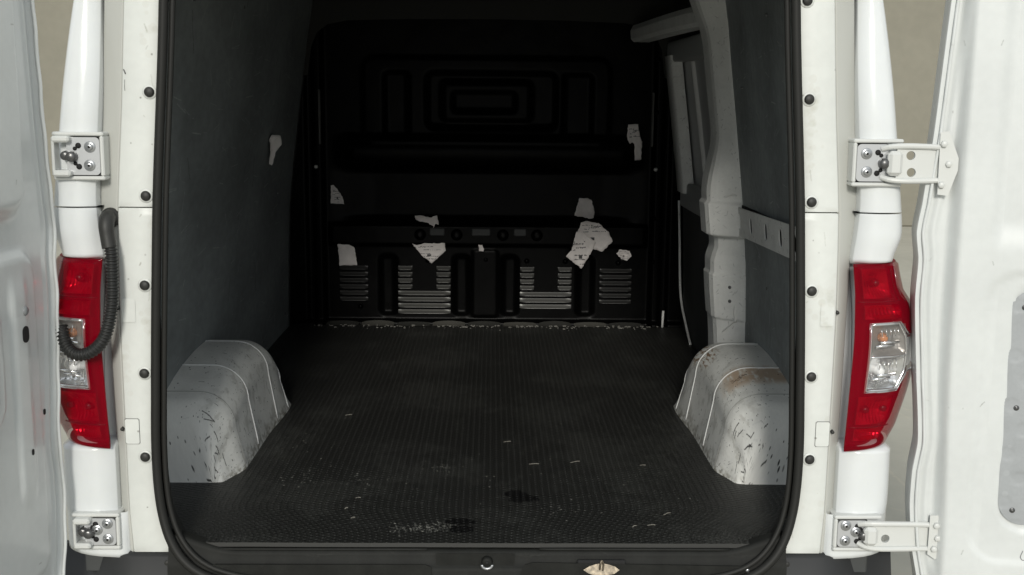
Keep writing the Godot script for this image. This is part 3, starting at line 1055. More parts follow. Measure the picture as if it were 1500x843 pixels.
func seal(van: Node3D) -> void:
	# the rubber runs down one side, round the lower corners and along the sill
	var keys := []
	for y in ys(1.74, 0.72, 24):
		keys.append(Vector3(-(at(SEAL, y) - 0.012), y, 0.008))
	for p in [[0.677, 0.66, 0.010], [0.670, 0.60, 0.014], [0.654, 0.545, 0.022], [0.627, 0.503, 0.032], [0.588, 0.474, 0.040], [0.53, 0.455, 0.044], [0.45, 0.445, 0.046], [0.3, 0.440, 0.046], [0.1, 0.439, 0.046]]:
		keys.append(Vector3(-p[0], p[1], p[2]))
	var back := keys.duplicate()
	back.reverse()
	for p in back:
		keys.append(Vector3(-p.x, p.y, p.z))
	var path := smooth_path(keys, 0.015)
	var st := begin()
	tube(st, path, 0.0098, 12)
	var o := obj("door_seal", st, M.seal_rubber, van)
	st = begin()
	var inner := []
	for p in path:
		var k := 0.0155
		inner.append(Vector3(p.x - signf(p.x) * k * ss(0.0, 0.5, absf(p.x)), p.y + k * 0.9 * (1 - ss(0.50, 0.66, p.y)), p.z - 0.008))
	tube(st, inner, 0.006, 10)
	obj("seal_lip", st, M.seal_rubber, o)
	st = begin()
	var rows := []
	for p in inner:
		var q := Vector3(-signf(p.x) * ss(0.0, 0.4, absf(p.x)), 0, 0) * 0.004
		rows.append([p + q, p + q * 0.5 + Vector3(signf(p.x) * 0.02, -0.004 * (1 - ss(0.5, 0.66, p.y)), -0.08)])
	grid(st, rows, Vector3(0, 1, 0))
	obj("flange_trim", st, M.rubber, o)

func wheel_arch(van: Node3D, s: float) -> void:
	var H := [Vector2(-0.376, 0.0), Vector2(-0.390, 0.09), Vector2(-0.415, 0.155), Vector2(-0.455, 0.193), Vector2(-0.50, 0.207), Vector2(-0.57, 0.224), Vector2(-0.65, 0.238), Vector2(-0.78, 0.250), Vector2(-0.90, 0.250), Vector2(-0.98, 0.236), Vector2(-1.05, 0.185), Vector2(-1.10, 0.09), Vector2(-1.125, 0.0)]
	var sect := func(z: float, grow: float) -> Array:
		var h := at(H, z) + grow
		var r := minf(0.09, maxf(h, 0.001) * 0.5)
		var fl := 0.598 + 0.030 * (1 - ss(0.0, 0.12, -0.376 - z)) - grow
		fl -= 0.012 * ss(-0.75, -1.05, z)
		var lean := 0.028   # the inner side leans back towards the wall
		var out := []
		for k in 7:
			out.append(Vector3(lerpf(0.84, fl + lean + r, k / 6.0), FLOOR + h, z))
		for k in range(1, 13):
			var a := PI / 2 * k / 12.0
			out.append(Vector3(fl + lean + r - r * sin(a), FLOOR + h - minf(r, h) * (1 - cos(a)), z))
		for k in range(1, 8):
			var f := k / 7.0
			var hy := maxf(h - r, 0.0)
			out.append(Vector3(fl + lean * (1 - f), FLOOR + hy * (1 - f), z))
		for i in out.size():
			out[i].x *= s
		return out
	var rows := []
	for i in 61:
		rows.append(sect.call(lerpf(-0.376, -1.125, pow(i / 60.0, 1.25)), 0.0))
	var st := begin()
	grid(st, rows, Vector3(-s, 1, 0.3))
	var a := obj("wheel_arch", st, M.left_arch_paint if s < 0 else M.right_arch_paint, van, "scratched grey wheel arch" if s < 0 else "scratched grey wheel arch with an orange rust stain")
	for z in [-0.50, -0.655, -0.90, -1.045]:
		st = begin()
		var p: Array = sect.call(z, -0.0012)
		tube(st, p.slice(0, p.size() - 1), 0.0036 if z < -0.55 else 0.0022, 8)
		obj("pressed_ridge", st, M.arch_ridge if z < -0.55 else M.dark_crease, a)
	st = begin()
	var foot := []
	for r in rows:
		foot.append(r[-1] + Vector3(-s * 0.002, 0.003, 0.0))
	tube(st, foot, 0.004, 6)
	obj("sealant_bead", st, M.arch_ridge if s < 0 else M.splinter, a)

func bulkhead(van: Node3D) -> void:
	var relief := func(x: float, y: float) -> float:
		var h := 0.0
		var ax := absf(x - 0.01)
		# upper half: nested pressings and two tall side pressings
		h += -0.020 * (1 - ss(-0.022, 0.014, rr_sd(x, y, 0.02, 1.45, 0.265, 0.113, 0.035)))
		h += 0.014 * (1 - ss(-0.022, 0.012, rr_sd(x, y, 0.0, 1.447, 0.185, 0.083, 0.03)))
		h += -0.014 * (1 - ss(-0.020, 0.012, rr_sd(x, y, -0.01, 1.445, 0.13, 0.042, 0.02)))
		h += -0.016 * (1 - ss(-0.018, 0.012, rr_sd(x, y, -0.365, 1.43, 0.05, 0.132, 0.02)))
		h += -0.016 * (1 - ss(-0.018, 0.012, rr_sd(x, y, 0.37, 1.43, 0.06, 0.128, 0.02)))
		h += 0.008 * (1 - ss(-0.01, 0.01, rr_sd(x, y, 0.0, 1.45, 0.50, 0.17, 0.05)))
		# rounded ledge, then the lower half steps back
		var ledge := 1.0 - clampf(absf(y - 1.245) / 0.07, 0.0, 1.0) ** 2
		h += 0.036 * ledge * (1 - ss(0.54, 0.64, ax)) * (1.0 if y < 1.32 and y > 1.17 else 0.0)
		h -= 0.03 * (1 - ss(1.150, 1.185, y)) * ss(0.94, 0.985, y) * (1 - ss(0.46, 0.66, ax))
		# load rail
		h += 0.022 * ss(0.852, 0.868, y) * (1 - ss(0.94, 0.952, y)) * (1 - ss(0.64, 0.66, ax))
		# upright pressings between the vents
		for c in [-0.405, -0.10, 0.10, 0.415]:
			h -= 0.016 * (1 - ss(-0.018, 0.012, rr_sd(x, y, c, 0.69, 0.033, 0.125, 0.022)))
		h += 0.006 * (1 - ss(-0.006, 0.006, rr_sd(x, y, -0.003, 0.70, 0.052, 0.14, 0.012)))
		# sides: posts
		h += 0.03 * ss(0.665, 0.68, ax) - 0.016 * ss(0.705, 0.715, ax) + 0.016 * ss(0.735, 0.745, ax)
		# foot
		h += 0.02 * (1 - ss(0.535, 0.55, y))
		noise.frequency = 3.0
		h += 0.002 * noise.get_noise_2d(x, y)
		return h
	var rows := []
	for y in ys(1.90, FLOOR - 0.01, 230):
		var row := []
		for x in ys(-0.83, 0.83, 250):
			row.append(Vector3(x, y, BULK + relief.call(x, y)))
		rows.append(row)
	var st := begin()
	grid(st, rows, Vector3(0, 0, 1))
	var b := obj("bulkhead", st, M.black_paint, van, "black pressed steel bulkhead with vent slats")
	# vent slats
	var slat := func(x0: float, x1: float, y: float, tall: float) -> void:
		var g := begin()
		var r2 := []
		for i in 7:
			var f := i / 6.0
			var row := []
			for j in 17:
				var e := j / 16.0
				var endy := sqrt(maxf(0.0, 1 - pow(absf(e * 2 - 1), 14.0)))
				row.append(Vector3(lerpf(x0, x1, e), y + tall * (0.5 - f), BULK + 0.004 + 0.012 * pow(f, 1.3) * endy))
			r2.append(row)
		var under := []
		for j in 17:
			under.append(Vector3(r2[6][j].x, r2[6][j].y - 0.001, BULK - 0.004))
		r2.append(under)
		grid(g, r2, Vector3(0, 0.5, 1))
		obj("vent_slat", g, M.dim_slat if absf(x0) > 0.45 else (M.slat_paint if x0 < 0 else M.lit_slat), b)
	for k in 7:
		var y := 0.764 - k * 0.0262
		if k < 6:
			slat.call(-0.605, -0.488, y, 0.0145)
			slat.call(0.474, 0.606, y - 0.006, 0.014)
		if k < 4:
			slat.call(-0.363, -0.304, y, 0.0155)
			slat.call(-0.204, -0.146, y, 0.0155)
			slat.call(0.143, 0.201, y - 0.002, 0.0155)
			slat.call(0.300, 0.357, y - 0.002, 0.0155)
		else:
			slat.call(-0.363, -0.146, y, 0.0155)
			slat.call(0.143, 0.357, y - 0.002, 0.0155)
	slat.call(-0.363, -0.146, 0.764 - 7 * 0.0262, 0.0155)
	# scalloped foot, its paint worn down to grey
	for k in 9:
		var x0 := -0.66 + k * 0.147
		var g := begin()
		var fr := []
		for i in 13:
			var f := i / 12.0
			var hump := 0.010 * pow(sin(PI * f), 0.6) * (0.7 + 0.3 * sin(k * 2.3))
			fr.append([Vector3(x0 + f * 0.135, FLOOR + 0.016 + hump, BULK + 0.018), Vector3(x0 + f * 0.135, FLOOR + 0.012 + hump * 0.8, BULK + 0.028), Vector3(x0 + f * 0.135, FLOOR + 0.010 + hump * 0.25, BULK + 0.038), Vector3(x0 + f * 0.135, FLOOR + 0.009, BULK + 0.056)])
		grid(g, fr, Vector3(0, 0.6, 1))
		obj("foot_flange", g, M.worn_foot if k % 2 else M.roof_lining, b)
	# knobs and eyes on the rail
	for x in [-0.27, -0.12, 0.07, 0.21]:
		var g := begin()
		cyl(g, Vector3(x, 0.905, BULK + 0.02), Vector3(x, 0.905, BULK + 0.032), 0.024, 0.020, 20, 0.003)
		var k := obj("rail_boss", g, M.black_paint, b)
		g = begin()
		cyl(g, Vector3(x, 0.905, BULK + 0.031), Vector3(x, 0.905, BULK + 0.0335), 0.009, 0.009, 16)
		obj("boss_hole", g, M.recess_shade, k)
	for x in [[-0.20, 0.06], [-0.02, 0.075], [0.14, 0.05]]:
		var g := begin(false)
		box(g, Vector3(x[0], 0.917, BULK + 0.024), Vector3(x[1], 0.030, 0.012), 0.003)
		obj("rail_tab", g, M.lining_plain, b)
	for p in [[-0.24, 0.794], [0.0, 0.80], [0.17, 0.795], [0.33, 0.795], [-0.52, 0.60], [0.55, 0.79]]:
		var g := begin()
		cyl(g, Vector3(p[0], p[1], BULK), Vector3(p[0], p[1], BULK + 0.010), 0.011, 0.008, 14, 0.002)
		obj("screw", g, M.black_paint, b)
	# side posts with studs
	for s in [-1.0, 1.0]:
		for y in [1.62, 1.41, 1.18, 0.98, 0.8]:
			var g := begin()
			cyl(g, Vector3(s * 0.69, y, BULK + 0.03), Vector3(s * 0.69, y, BULK + 0.042), 0.009, 0.006, 12, 0.002)
			obj("stud", g, M.pillar_paint if y > 1.1 and y < 1.2 else M.black_paint, b)
		var g := begin(false)
		box(g, Vector3(s * 0.672, 1.38, BULK + 0.034), Vector3(0.010, 0.22, 0.010), 0.003)
		obj("post_clip", g, M.slat_paint, b)
	# header over it, with rounded corners
	var g := begin(false)
	var poly := PackedVector2Array([Vector2(-0.82, 1.93), Vector2(-0.82, 1.52)])
	for p in [[-0.715, 1.55], [-0.700, 1.66], [-0.675, 1.715], [-0.63, 1.748], [-0.55, 1.764], [-0.3, 1.772], [0.0, 1.774]]:
		poly.append(Vector2(p[0], p[1]))
	for p in [[0.3, 1.772], [0.55, 1.764], [0.63, 1.748], [0.675, 1.715], [0.700, 1.66], [0.715, 1.55], [0.82, 1.52], [0.82, 1.93]]:
		poly.append(Vector2(p[0], p[1]))
	extrude(g, poly, Transform3D(Basis.IDENTITY, Vector3(0, 0, BULK + 0.035)), 0.03, 0.006)
	obj("header", g, M.roof_lining, van)

func side_lining(van: Node3D) -> void:
	# left: one long board; right: boards behind the pillar
	for b in [[-1.0, -0.05, -2.335, 1.90, FLOOR], [1.0, -0.05, -1.075, 1.90, FLOOR]]:
		var rows := []
		for y in ys(b[3], b[4], 60):
			var row := []
			for z in ys(b[1], b[2], 40):
				row.append(Vector3(b[0] * (at(WALL, y) + 0.003 * sin(z * 3.1 + y * 2.0)), y, z))
			rows.append(row)
		# fold the edge so that the board has a thickness
		for i in rows.size():
			var e: Vector3 = rows[i][-1]
			rows[i].append(e + Vector3(b[0] * 0.010, 0, -0.001))
		var st := begin()
		grid(st, rows, Vector3(-b[0], 0, 0))
		var o := obj("lining_board", st, M.lining, van, "dark grey lining board, scuffed")
		# fixings
		for p in ([[-0.55, 1.70], [-1.1, 1.72], [-1.7, 1.72], [-0.5, 1.1], [-1.3, 1.08], [-2.0, 1.1], [-1.5, 0.6], [-2.2, 0.6]] if b[0] < 0 else [[-0.6, 1.68], [-0.95, 1.5], [-0.8, 0.95]]):
			st = begin()
			var x := at(WALL, p[1])
			cyl(st, Vector3(b[0] * (x + 0.004), p[1], p[0]), Vector3(b[0] * (x - 0.0035), p[1], p[0]), 0.006, 0.0045, 12, 0.001)
			obj("board_screw", st, M.board_screw, o)

func lashing_rail(van: Node3D) -> void:
	var rail := CSGCombiner3D.new()
	rail.name = numbered("lashing_rail")
	var z0 := -0.34
	var z1 := -1.12
	var body := CSGBox3D.new()
	body.size = Vector3(0.0035, 0.085, z0 - z1)
	body.material = M.pillar_paint
	body.name = numbered("rail_body")
	rail.add_child(body, true)
	for z in [-0.42, -0.56, -0.72, -0.90, -1.05]:
		for part in [0, 1, 2]:
			var c: CSGPrimitive3D
			if part == 0:
				c = CSGBox3D.new()
				c.size = Vector3(0.05, 0.020, 0.03)
			else:
				c = CSGCylinder3D.new()
				c.radius = 0.015
				c.height = 0.05
				c.sides = 16
				c.rotation.z = PI / 2
			c.position = Vector3(0, 0.010 * [0, 1, -1][part], z - (z0 + z1) / 2)
			c.operation = CSGShape3D.OPERATION_SUBTRACTION
			c.material = M.pillar_paint
			c.name = numbered("rail_slot")
			rail.add_child(c, true)
	rail.position = Vector3(at(WALL, 1.12) - 0.017, 1.118, (z0 + z1) / 2)
	rail.rotation = Vector3(deg_to_rad(-1.5), 0, deg_to_rad(5))
	van.add_child(rail, true)
	rail.set_meta("label", "pale grey load rail with slots")
	var g := begin(false)
	box(g, rail.position + Vector3(0.011, 0, 0), Vector3(0.004, 0.08, z0 - z1 - 0.02), 0.0, Basis(Vector3.BACK, deg_to_rad(5)))
	obj("slot_shade", g, M.recess_shade, van)  # black sheet added so the slots look shaded inside

func side_pillar(van: Node3D) -> void:
	# pale grey post between the load bay and the sliding door
	var sec := [Vector2(0.030, -1.062), Vector2(-0.006, -1.066), Vector2(-0.016, -1.072), Vector2(-0.072, -1.115), Vector2(-0.086, -1.128), Vector2(-0.094, -1.150), Vector2(-0.094, -1.24), Vector2(-0.085, -1.26), Vector2(0.03, -1.28)]
	var bulge := func(y: float) -> float:
		return 0.010 * ss(1.056, 1.061, y) * (1 - ss(1.158, 1.163, y)) - 0.016 * ss(0.975, 1.03, y) * (1 - ss(1.052, 1.057, y)) + 0.005 * ss(0.80, 0.804, y) * (1 - ss(0.94, 0.944, y))
	var st := begin()
	var rows := []
	for y in ys(1.90, FLOOR, 280):
		var w := at(WALL, y)
		var row := []
		var narrow := 1.0 - 0.12 * ss(0.95, 0.7, y) - 0.50 * ss(1.17, 1.38, y) + 0.34 * ss(1.62, 1.82, y)
		for i in sec.size():
			var p: Vector2 = sec[i]
			var d: float = bulge.call(y) if i > 0 and i < sec.size() - 1 else 0.0
			row.append(Vector3(w + (p.x * narrow if p.x < 0 else p.x) - d, y, p.y + d * 0.8))
		rows.append(row)
	for j in sec.size() - 1:
		st.set_smooth_group(j)
		var strip := []
		for row in rows:
			strip.append([row[j], row[j + 1]])
		grid(st, strip, Vector3(-1, 0, 1) if j < sec.size() - 3 else Vector3(-1, 0, -0.3))
	var o := obj("side_pillar", st, M.pillar_paint, van, "pale grey post with scuffs")
	for p in [[0.905, 0.0], [0.862, 0.0], [1.11, 0.0]]:
		st = begin()
		var c := Vector3(at(WALL, p[0]) - 0.046, p[0], -1.088)
		var n := Vector3(-0.6, 0, 0.8)
		cyl(st, c - n * 0.004, c + n * 0.003, 0.006, 0.005, 14, 0.001)
		obj("pillar_stud", st, M.pin, o)
	st = begin()   # chalk-white scrapes
	var line := func(list: Array, r: float) -> void:
		var k := []
		for p in list:
			var w := at(WALL, p.y)
			k.append(Vector3(w - 0.018 - p.x * 0.062, p.y, -1.0685 - p.x * 0.048))
		tube(st, smooth_path(k, 0.004), r, 6, Vector3(1, 1, 1))
	line.call([Vector2(0.75, 0.765), Vector2(0.4, 0.79), Vector2(0.15, 0.81)], 0.0016)
	line.call([Vector2(0.2, 0.80), Vector2(0.24, 0.83), Vector2(0.2, 0.85)], 0.004)
	line.call([Vector2(0.5, 1.178), Vector2(0.2, 1.188), Vector2(0.02, 1.186)], 0.0018)
	obj("scrape_mark", st, M.chalk, o)
	# header beam running forward from the post
	st = begin(false)
	var beam := []
	for i in 25:
		var f := i / 24.0
		var c := Vector3(lerpf(0.690, 0.600, f), 1.722 - 0.014 * f - 0.012 * pow(1 - f, 4.0), lerpf(-1.14, -2.28, f))
		beam.append([c + Vector3(0.05, 0.05, 0), c + Vector3(-0.025, 0.04, 0), c + Vector3(-0.035, 0.02, 0), c + Vector3(-0.032, -0.012, 0), c + Vector3(-0.02, -0.024, 0), c + Vector3(0.04, -0.024, 0)])
	grid(st, beam, Vector3(-1, -0.5, 0))
	quad(st, beam[24][0], beam[24][1], beam[24][4], beam[24][5], Vector3(0, 0, -1))
	obj("door_header", st, M.pillar_paint, van)

func sliding_door(van: Node3D) -> void:
	var d := Node3D.new()
	d.name = numbered("sliding_door")
	van.add_child(d, true)
	var X := func(y: float, z: float, off: float) -> Vector3: return Vector3(at(WALL, y) + off, y, z)
	# skin that closes the side
	var st := begin()
	var rows := []
	for y in ys(1.9, FLOOR, 30):
		rows.append([X.call(y, -1.2, 0.055), X.call(y, -1.8, 0.055), X.call(y, -2.40, 0.055)])
	grid(st, rows, Vector3(-1, 0, 0))
	obj("door_skin", st, M.lining_plain, d)
	# window frame: four bars
	var bar := func(y0: float, z0: float, y1: float, z1: float, half: float, called: String, m: Material, off: float) -> void:
		var g := begin()
		var pts := []
		for i in 13:
			var f := i / 12.0
			pts.append(X.call(lerpf(y0, y1, f), lerpf(z0, z1, f), off))
		var r2 := []
		for i in pts.size():
			var t: Vector3 = (pts[mini(i + 1, 12)] - pts[maxi(i - 1, 0)]).normalized()
			var side := t.cross(Vector3.LEFT).normalized()
			r2.append([pts[i] - side * half + Vector3(0.045, 0, 0), pts[i] - side * half + Vector3(0.006, 0, 0), pts[i] - side * (half - 0.008), pts[i] + side * (half - 0.008), pts[i] + side * half + Vector3(0.006, 0, 0), pts[i] + side * half + Vector3(0.045, 0, 0)])
		grid(g, r2, Vector3(-1, 0, 0))
		obj(called, g, m, d)
	bar.call(1.63, -2.20, 1.10, -2.20, 0.075, "window_frame", M.pillar_paint, -0.012)
	bar.call(1.09, -1.25, 1.09, -2.27, 0.05, "window_frame", M.window_frame, 0.0)
	bar.call(1.645, -1.25, 1.645, -2.27, 0.04, "window_frame", M.window_frame, 0.0)
	bar.call(1.63, -1.29, 1.10, -1.29, 0.04, "window_frame", M.window_frame, 0.004)
	bar.call(1.60, -1.90, 1.13, -1.86, 0.009, "glazing_bar", M.chalk, 0.026)
	st = begin()
	rows = []
	for y in ys(1.64, 1.10, 12):
		rows.append([X.call(y, -1.3, 0.04), X.call(y, -2.2, 0.04)])
	grid(st, rows, Vector3(-1, 0, 0))
	obj("window_pane", st, M.window_pane, d)
	# lower card with a pale edge
	st = begin()
	rows = []
	for y in ys(1.055, FLOOR, 20):
		rows.append([X.call(y, -1.2, 0.0), X.call(y, -1.9, 0.0), X.call(y, -2.26, 0.004), X.call(y, -2.27, 0.014), X.call(y, -2.27, 0.05)])
	grid(st, rows, Vector3(-1, 0, 0.2))
	obj("door_card", st, M.lining_plain, d)
	st = begin()
	tube(st, smooth_path([X.call(1.06, -2.28, -0.006), X.call(0.9, -2.285, -0.006), X.call(0.72, -2.285, -0.004), X.call(0.64, -2.24, -0.004), X.call(0.575, -2.10, -0.008), X.call(0.53, -1.98, -0.012)], 0.02), 0.005, 8)
	obj("card_edge", st, M.pillar_paint, d)
	st = begin()
	tube(st, [Vector3(0.735, 0.60, BULK + 0.06), Vector3(0.733, 0.53, BULK + 0.06)], 0.005, 8)
	obj("pale_peg", st, M.chalk, d)

func sill(van: Node3D) -> void:
	var st := begin()
	var prof := [Vector2(-0.02, 0.5135), Vector2(0.004, 0.5145), Vector2(0.012, 0.512), Vector2(0.015, 0.504), Vector2(0.016, 0.486), Vector2(0.024, 0.482), Vector2(0.028, 0.474), Vector2(0.029, 0.44), Vector2(0.04, 0.40)]
	var rows := []
	for x in ys(-0.66, 0.66, 66):
		var row := []
		for p in prof:
			# the top lip curls up into the corners
			var up: float = 0.035 * pow(ss(0.50, 0.66, absf(x)), 1.5)
			row.append(Vector3(x, p.y + up * ss(0.46, 0.51, p.y), p.x - up * 0.02))
		rows.append(row)
	grid(st, rows, Vector3(0, 0.3, 1))
	var o := obj("sill_cover", st, M.sill_plastic, van)
	for e in [[-0.56, -0.11, 0.5155], [0.13, 0.54, 0.5165]]:
		st = begin()
		var k := []
		for i in 21:
			k.append(Vector3(lerpf(e[0], e[1], i / 20.0), e[2], 0.009))
		tube(st, k, 0.003, 8)
		obj("sill_bead", st, M.sill_plastic, o)
	# raised fields in the lower half
	st = begin(false)
	extrude(st, PackedVector2Array([Vector2(-0.56, 0.440), Vector2(-0.10, 0.440), Vector2(-0.104, 0.484), Vector2(-0.115, 0.488), Vector2(-0.56, 0.488)]), Transform3D(Basis.IDENTITY, Vector3(0, 0, 0.022)), 0.012, 0.004)
	obj("raised_field", st, M.sill_plastic, o)
	st = begin(false)
	extrude(st, PackedVector2Array([Vector2(0.08, 0.440), Vector2(0.60, 0.440), Vector2(0.56, 0.486), Vector2(0.115, 0.493), Vector2(0.10, 0.488)]), Transform3D(Basis.IDENTITY, Vector3(0, 0, 0.022)), 0.012, 0.004)
	obj("raised_field", st, M.sill_plastic, o)
	st = begin(false)
	extrude(st, PackedVector2Array([Vector2(-0.085, 0.448), Vector2(0.07, 0.448), Vector2(0.075, 0.509), Vector2(-0.09, 0.509)]), Transform3D(Basis.IDENTITY, Vector3(0, 0, 0.014)), 0.006, 0.003)
	obj("centre_block", st, M.sill_plastic, o)
	# buffer with a bright crescent in the middle
	st = begin()
	cyl(st, Vector3(0.018, 0.494, 0.018), Vector3(0.018, 0.494, 0.030), 0.0125, 0.0105, 24, 0.002)
	var bf := obj("buffer", st, M.sill_plastic, o)
	st = begin()
	cyl(st, Vector3(0.018, 0.494, 0.0295), Vector3(0.018, 0.494, 0.0315), 0.004, 0.004, 12)
	obj("buffer_hole", st, M.recess_shade, bf)
	st = begin()
	var arc := []
	for i in 13:
		var a := PI + PI * i / 12.0
		arc.append(Vector3(0.018 + cos(a) * 0.011, 0.489 + sin(a) * 0.009, 0.027))
	tube(st, arc, 0.0035, 8)
	obj("bright_rim", st, M.bolt, bf)
	# latch striker: worn plate with an upright pin, in a dark pocket
	st = begin(false)
	box(st, Vector3(0.262, 0.484, 0.027), Vector3(0.105, 0.034, 0.012), 0.003)
	var pk := obj("striker_pocket", st, M.recess_shade, o)
	st = begin(false)
	var di := PackedVector2Array()
	for p in [[-0.037, 0.0], [-0.025, 0.006], [-0.012, 0.010], [0.002, 0.012], [0.016, 0.009], [0.028, 0.005], [0.036, 0.0], [0.026, -0.006], [0.012, -0.009], [-0.002, -0.011], [-0.016, -0.009], [-0.028, -0.005]]:
		di.append(Vector2(p[0], p[1]))
	extrude(st, di, Transform3D(Basis(Vector3.RIGHT, -0.35), Vector3(0.262, 0.481, 0.034)), 0.005, 0.002)
	obj("striker_plate", st, M.zinc, pk)
	st = begin()
	tube(st, smooth_path([Vector3(0.258, 0.481, 0.036), Vector3(0.258, 0.495, 0.044), Vector3(0.261, 0.505, 0.042), Vector3(0.265, 0.495, 0.040), Vector3(0.264, 0.481, 0.038)], 0.003), 0.0022, 8)
	obj("striker_loop", st, M.zinc, pk)
	for p in [[0.574, 0.481, 0.034]]:
		st = begin()
		cyl(st, Vector3(p[0], p[1], p[2] - 0.01), Vector3(p[0], p[1], p[2] + 0.003), 0.005, 0.004, 12, 0.001)
		obj("sill_screw", st, M.bolt, o)

func bumper(van: Node3D) -> void:
	var st := begin()
	var rows := []
	for i in 81:
		var f := i / 80.0 * 2 - 1
		var x := f * 0.92
		var back := 0.09 * ss(0.80, 1.0, absf(f)) - 0.004
		var top := 0.503 if absf(x) > 0.655 else 0.452
		if absf(x) > 0.56 and absf(x) <= 0.655:
			top = lerpf(0.452, 0.503, ss(0.56, 0.655, absf(x)))
		top -= 0.008 * ss(0.80, 0.92, absf(x))
		rows.append([Vector3(x, top, -0.07), Vector3(x, top, -0.004 - back), Vector3(x, top - 0.006, 0.006 - back), Vector3(x, 0.43, 0.022 - back), Vector3(x, 0.40, 0.05 - back), Vector3(x, 0.30, 0.06 - back), Vector3(x, 0.24, 0.03 - back), Vector3(x, 0.22, -0.05)])
	grid(st, rows, Vector3(0, 0.4, 1))
	var o := obj("bumper", st, M.bumper_plastic, van)
	for s in [-1.0, 1.0]:
		st = begin()
		cyl(st, Vector3(s * 0.664, 0.484, 0.0), Vector3(s * 0.664, 0.484, 0.014), 0.009, 0.007, 16, 0.002)
		obj("bumper_plug", st, M.rubber, o)
		# painted foot of the corner pillar, under the lower hinge
		st = begin()
		var f := []
		for y in [0.606, 0.56, 0.515, 0.506]:
			var row := [Vector3(s * 0.748, y - 0.012, -0.02), Vector3(s * 0.750, y - 0.012, 0.0)]
			for k in 9:
				row.append(corner(s, y + (k / 8.0) * 0.012 - 0.012, k / 8.0, 0.770, 0.898, 0.004, 0.09))
			f.append(row)
		grid(st, f, Vector3(s * 0.4, 0, 1))
		var low := []
		for p in f[3]:
			low.append(Vector3(p.x * 0.96, p.y - 0.006, p.z - 0.06))
		grid(st, [f[3], low], Vector3(0, -1, 0))
		obj("pillar_foot", st, M.white_paint, van)

func body_shell(van: Node3D) -> void:
	# the rest of the van: sides, roof, floor pan and a plain cab
	var st := begin()
	for s in [-1.0, 1.0]:
		var rows := []
		for z in [-0.29, -0.6, -1.2, -2.0, -2.8, -3.3, -3.7, -4.1, -4.7, -4.85]:
			var top: float = 1.84 if z > -3.2 else (1.84 - (-3.2 - z) * 0.78 if z > -4.2 else 1.06)
			var row := []
			for k in 13:
				var y := lerpf(top, 0.30, k / 12.0)
				row.append(Vector3(s * (at(PILLAR_OUT, maxf(y, 0.42)) + 0.004 + (0.02 if y < 1.15 else 0.012) * ss(-0.29, -1.2, z)), y, z))
			rows.append(row)
		grid(st, rows, Vector3(s, 0, 0))
	var roof := []
	for z in [0.0, -0.3, -1.2, -2.2, -3.2, -3.7, -4.2, -4.85]:
		var drop: float = 0.0 if z > -3.25 else ((-3.2 - z) * 0.78 if z > -4.25 else 0.80)
		var row := []
		for k in 13:
			var a := lerpf(-1, 1, k / 12.0)
			row.append(Vector3(a * 0.80, 1.84 - drop + 0.12 * (1 - pow(absf(a), 3.0)), z))
		roof.append(row)
	grid(st, roof, Vector3(0, 1, 0))
	var nose := []
	for k in 13:
		var a := lerpf(-1, 1, k / 12.0)
		nose.append([Vector3(a * 0.88, 1.16, -4.86), Vector3(a * 0.88, 0.3, -4.92)])
	grid(st, nose, Vector3(0, 0, -1))
	obj("body_side", st, M.white_paint, van)
	st = begin(false)
	var head := PackedVector2Array([Vector2(-0.81, 1.735), Vector2(0.81, 1.735)])
	for k in 13:
		var a := lerpf(1, -1, k / 12.0)
		head.append(Vector2(a * 0.81, 1.842 + 0.12 * (1 - pow(absf(a), 3.0))))
	extrude(st, head, Transform3D(Basis.IDENTITY, Vector3(0, 0, -0.075)), 0.09, 0.006)
	obj("rear_header", st, M.white_paint, van)
	st = begin()
	var rows := []
	for z in ys(-0.05, -2.36, 24):
		var row := []
		for k in 17:
			var a := lerpf(-1, 1, k / 16.0)
			row.append(Vector3(a * 0.72, 1.87 + 0.03 * (1 - a * a) + 0.006 * sin(z * 14.0), z))
		rows.append(row)
	grid(st, rows, Vector3(0, -1, 0))
	obj("roof_panel", st, M.roof_lining, van)
	st = begin(false)
	box(st, Vector3(0, 0.475, -1.22), Vector3(1.70, 0.05, 2.40), 0.004)
	obj("floor_pan", st, M.lining_plain, van)

func hose(van: Node3D) -> void:
	var keys := [Vector3(-0.752, 1.188, 0.026), Vector3(-0.744, 1.155, 0.032), Vector3(-0.743, 1.11, 0.036), Vector3(-0.744, 1.06, 0.040), Vector3(-0.750, 1.02, 0.044), Vector3(-0.762, 0.984, 0.044), Vector3(-0.780, 0.961, 0.044), Vector3(-0.800, 0.949, 0.044), Vector3(-0.822, 0.947, 0.042), Vector3(-0.840, 0.958, 0.036), Vector3(-0.851, 0.978, 0.028), Vector3(-0.858, 1.0, 0.018)]
	var path := smooth_path(keys, 0.0012)
	var st := begin()
	tube(st, path, func(l: float) -> float: return 0.0118 + 0.0018 * sin(l * TAU / 0.0068), 18)
	var o := obj("cable_hose", st, M.hose, van, "black ribbed hose hanging over the lamp")
	st = begin()
	tube(st, smooth_path([Vector3(-0.755, 1.224, -0.004), Vector3(-0.755, 1.222, 0.014), Vector3(-0.754, 1.208, 0.024), Vector3(-0.752, 1.190, 0.027), Vector3(-0.748, 1.165, 0.030)], 0.003), func(l: float) -> float: return 0.0155 - 0.001 * ss(0.03, 0.06, l), 18)
	obj("elbow", st, M.rubber, o)
	st = begin()
	cyl(st, Vector3(-0.755, 1.222, -0.01), Vector3(-0.755, 1.222, -0.001), 0.021, 0.019, 24, 0.002)
	obj("elbow_flange", st, M.rubber, o)

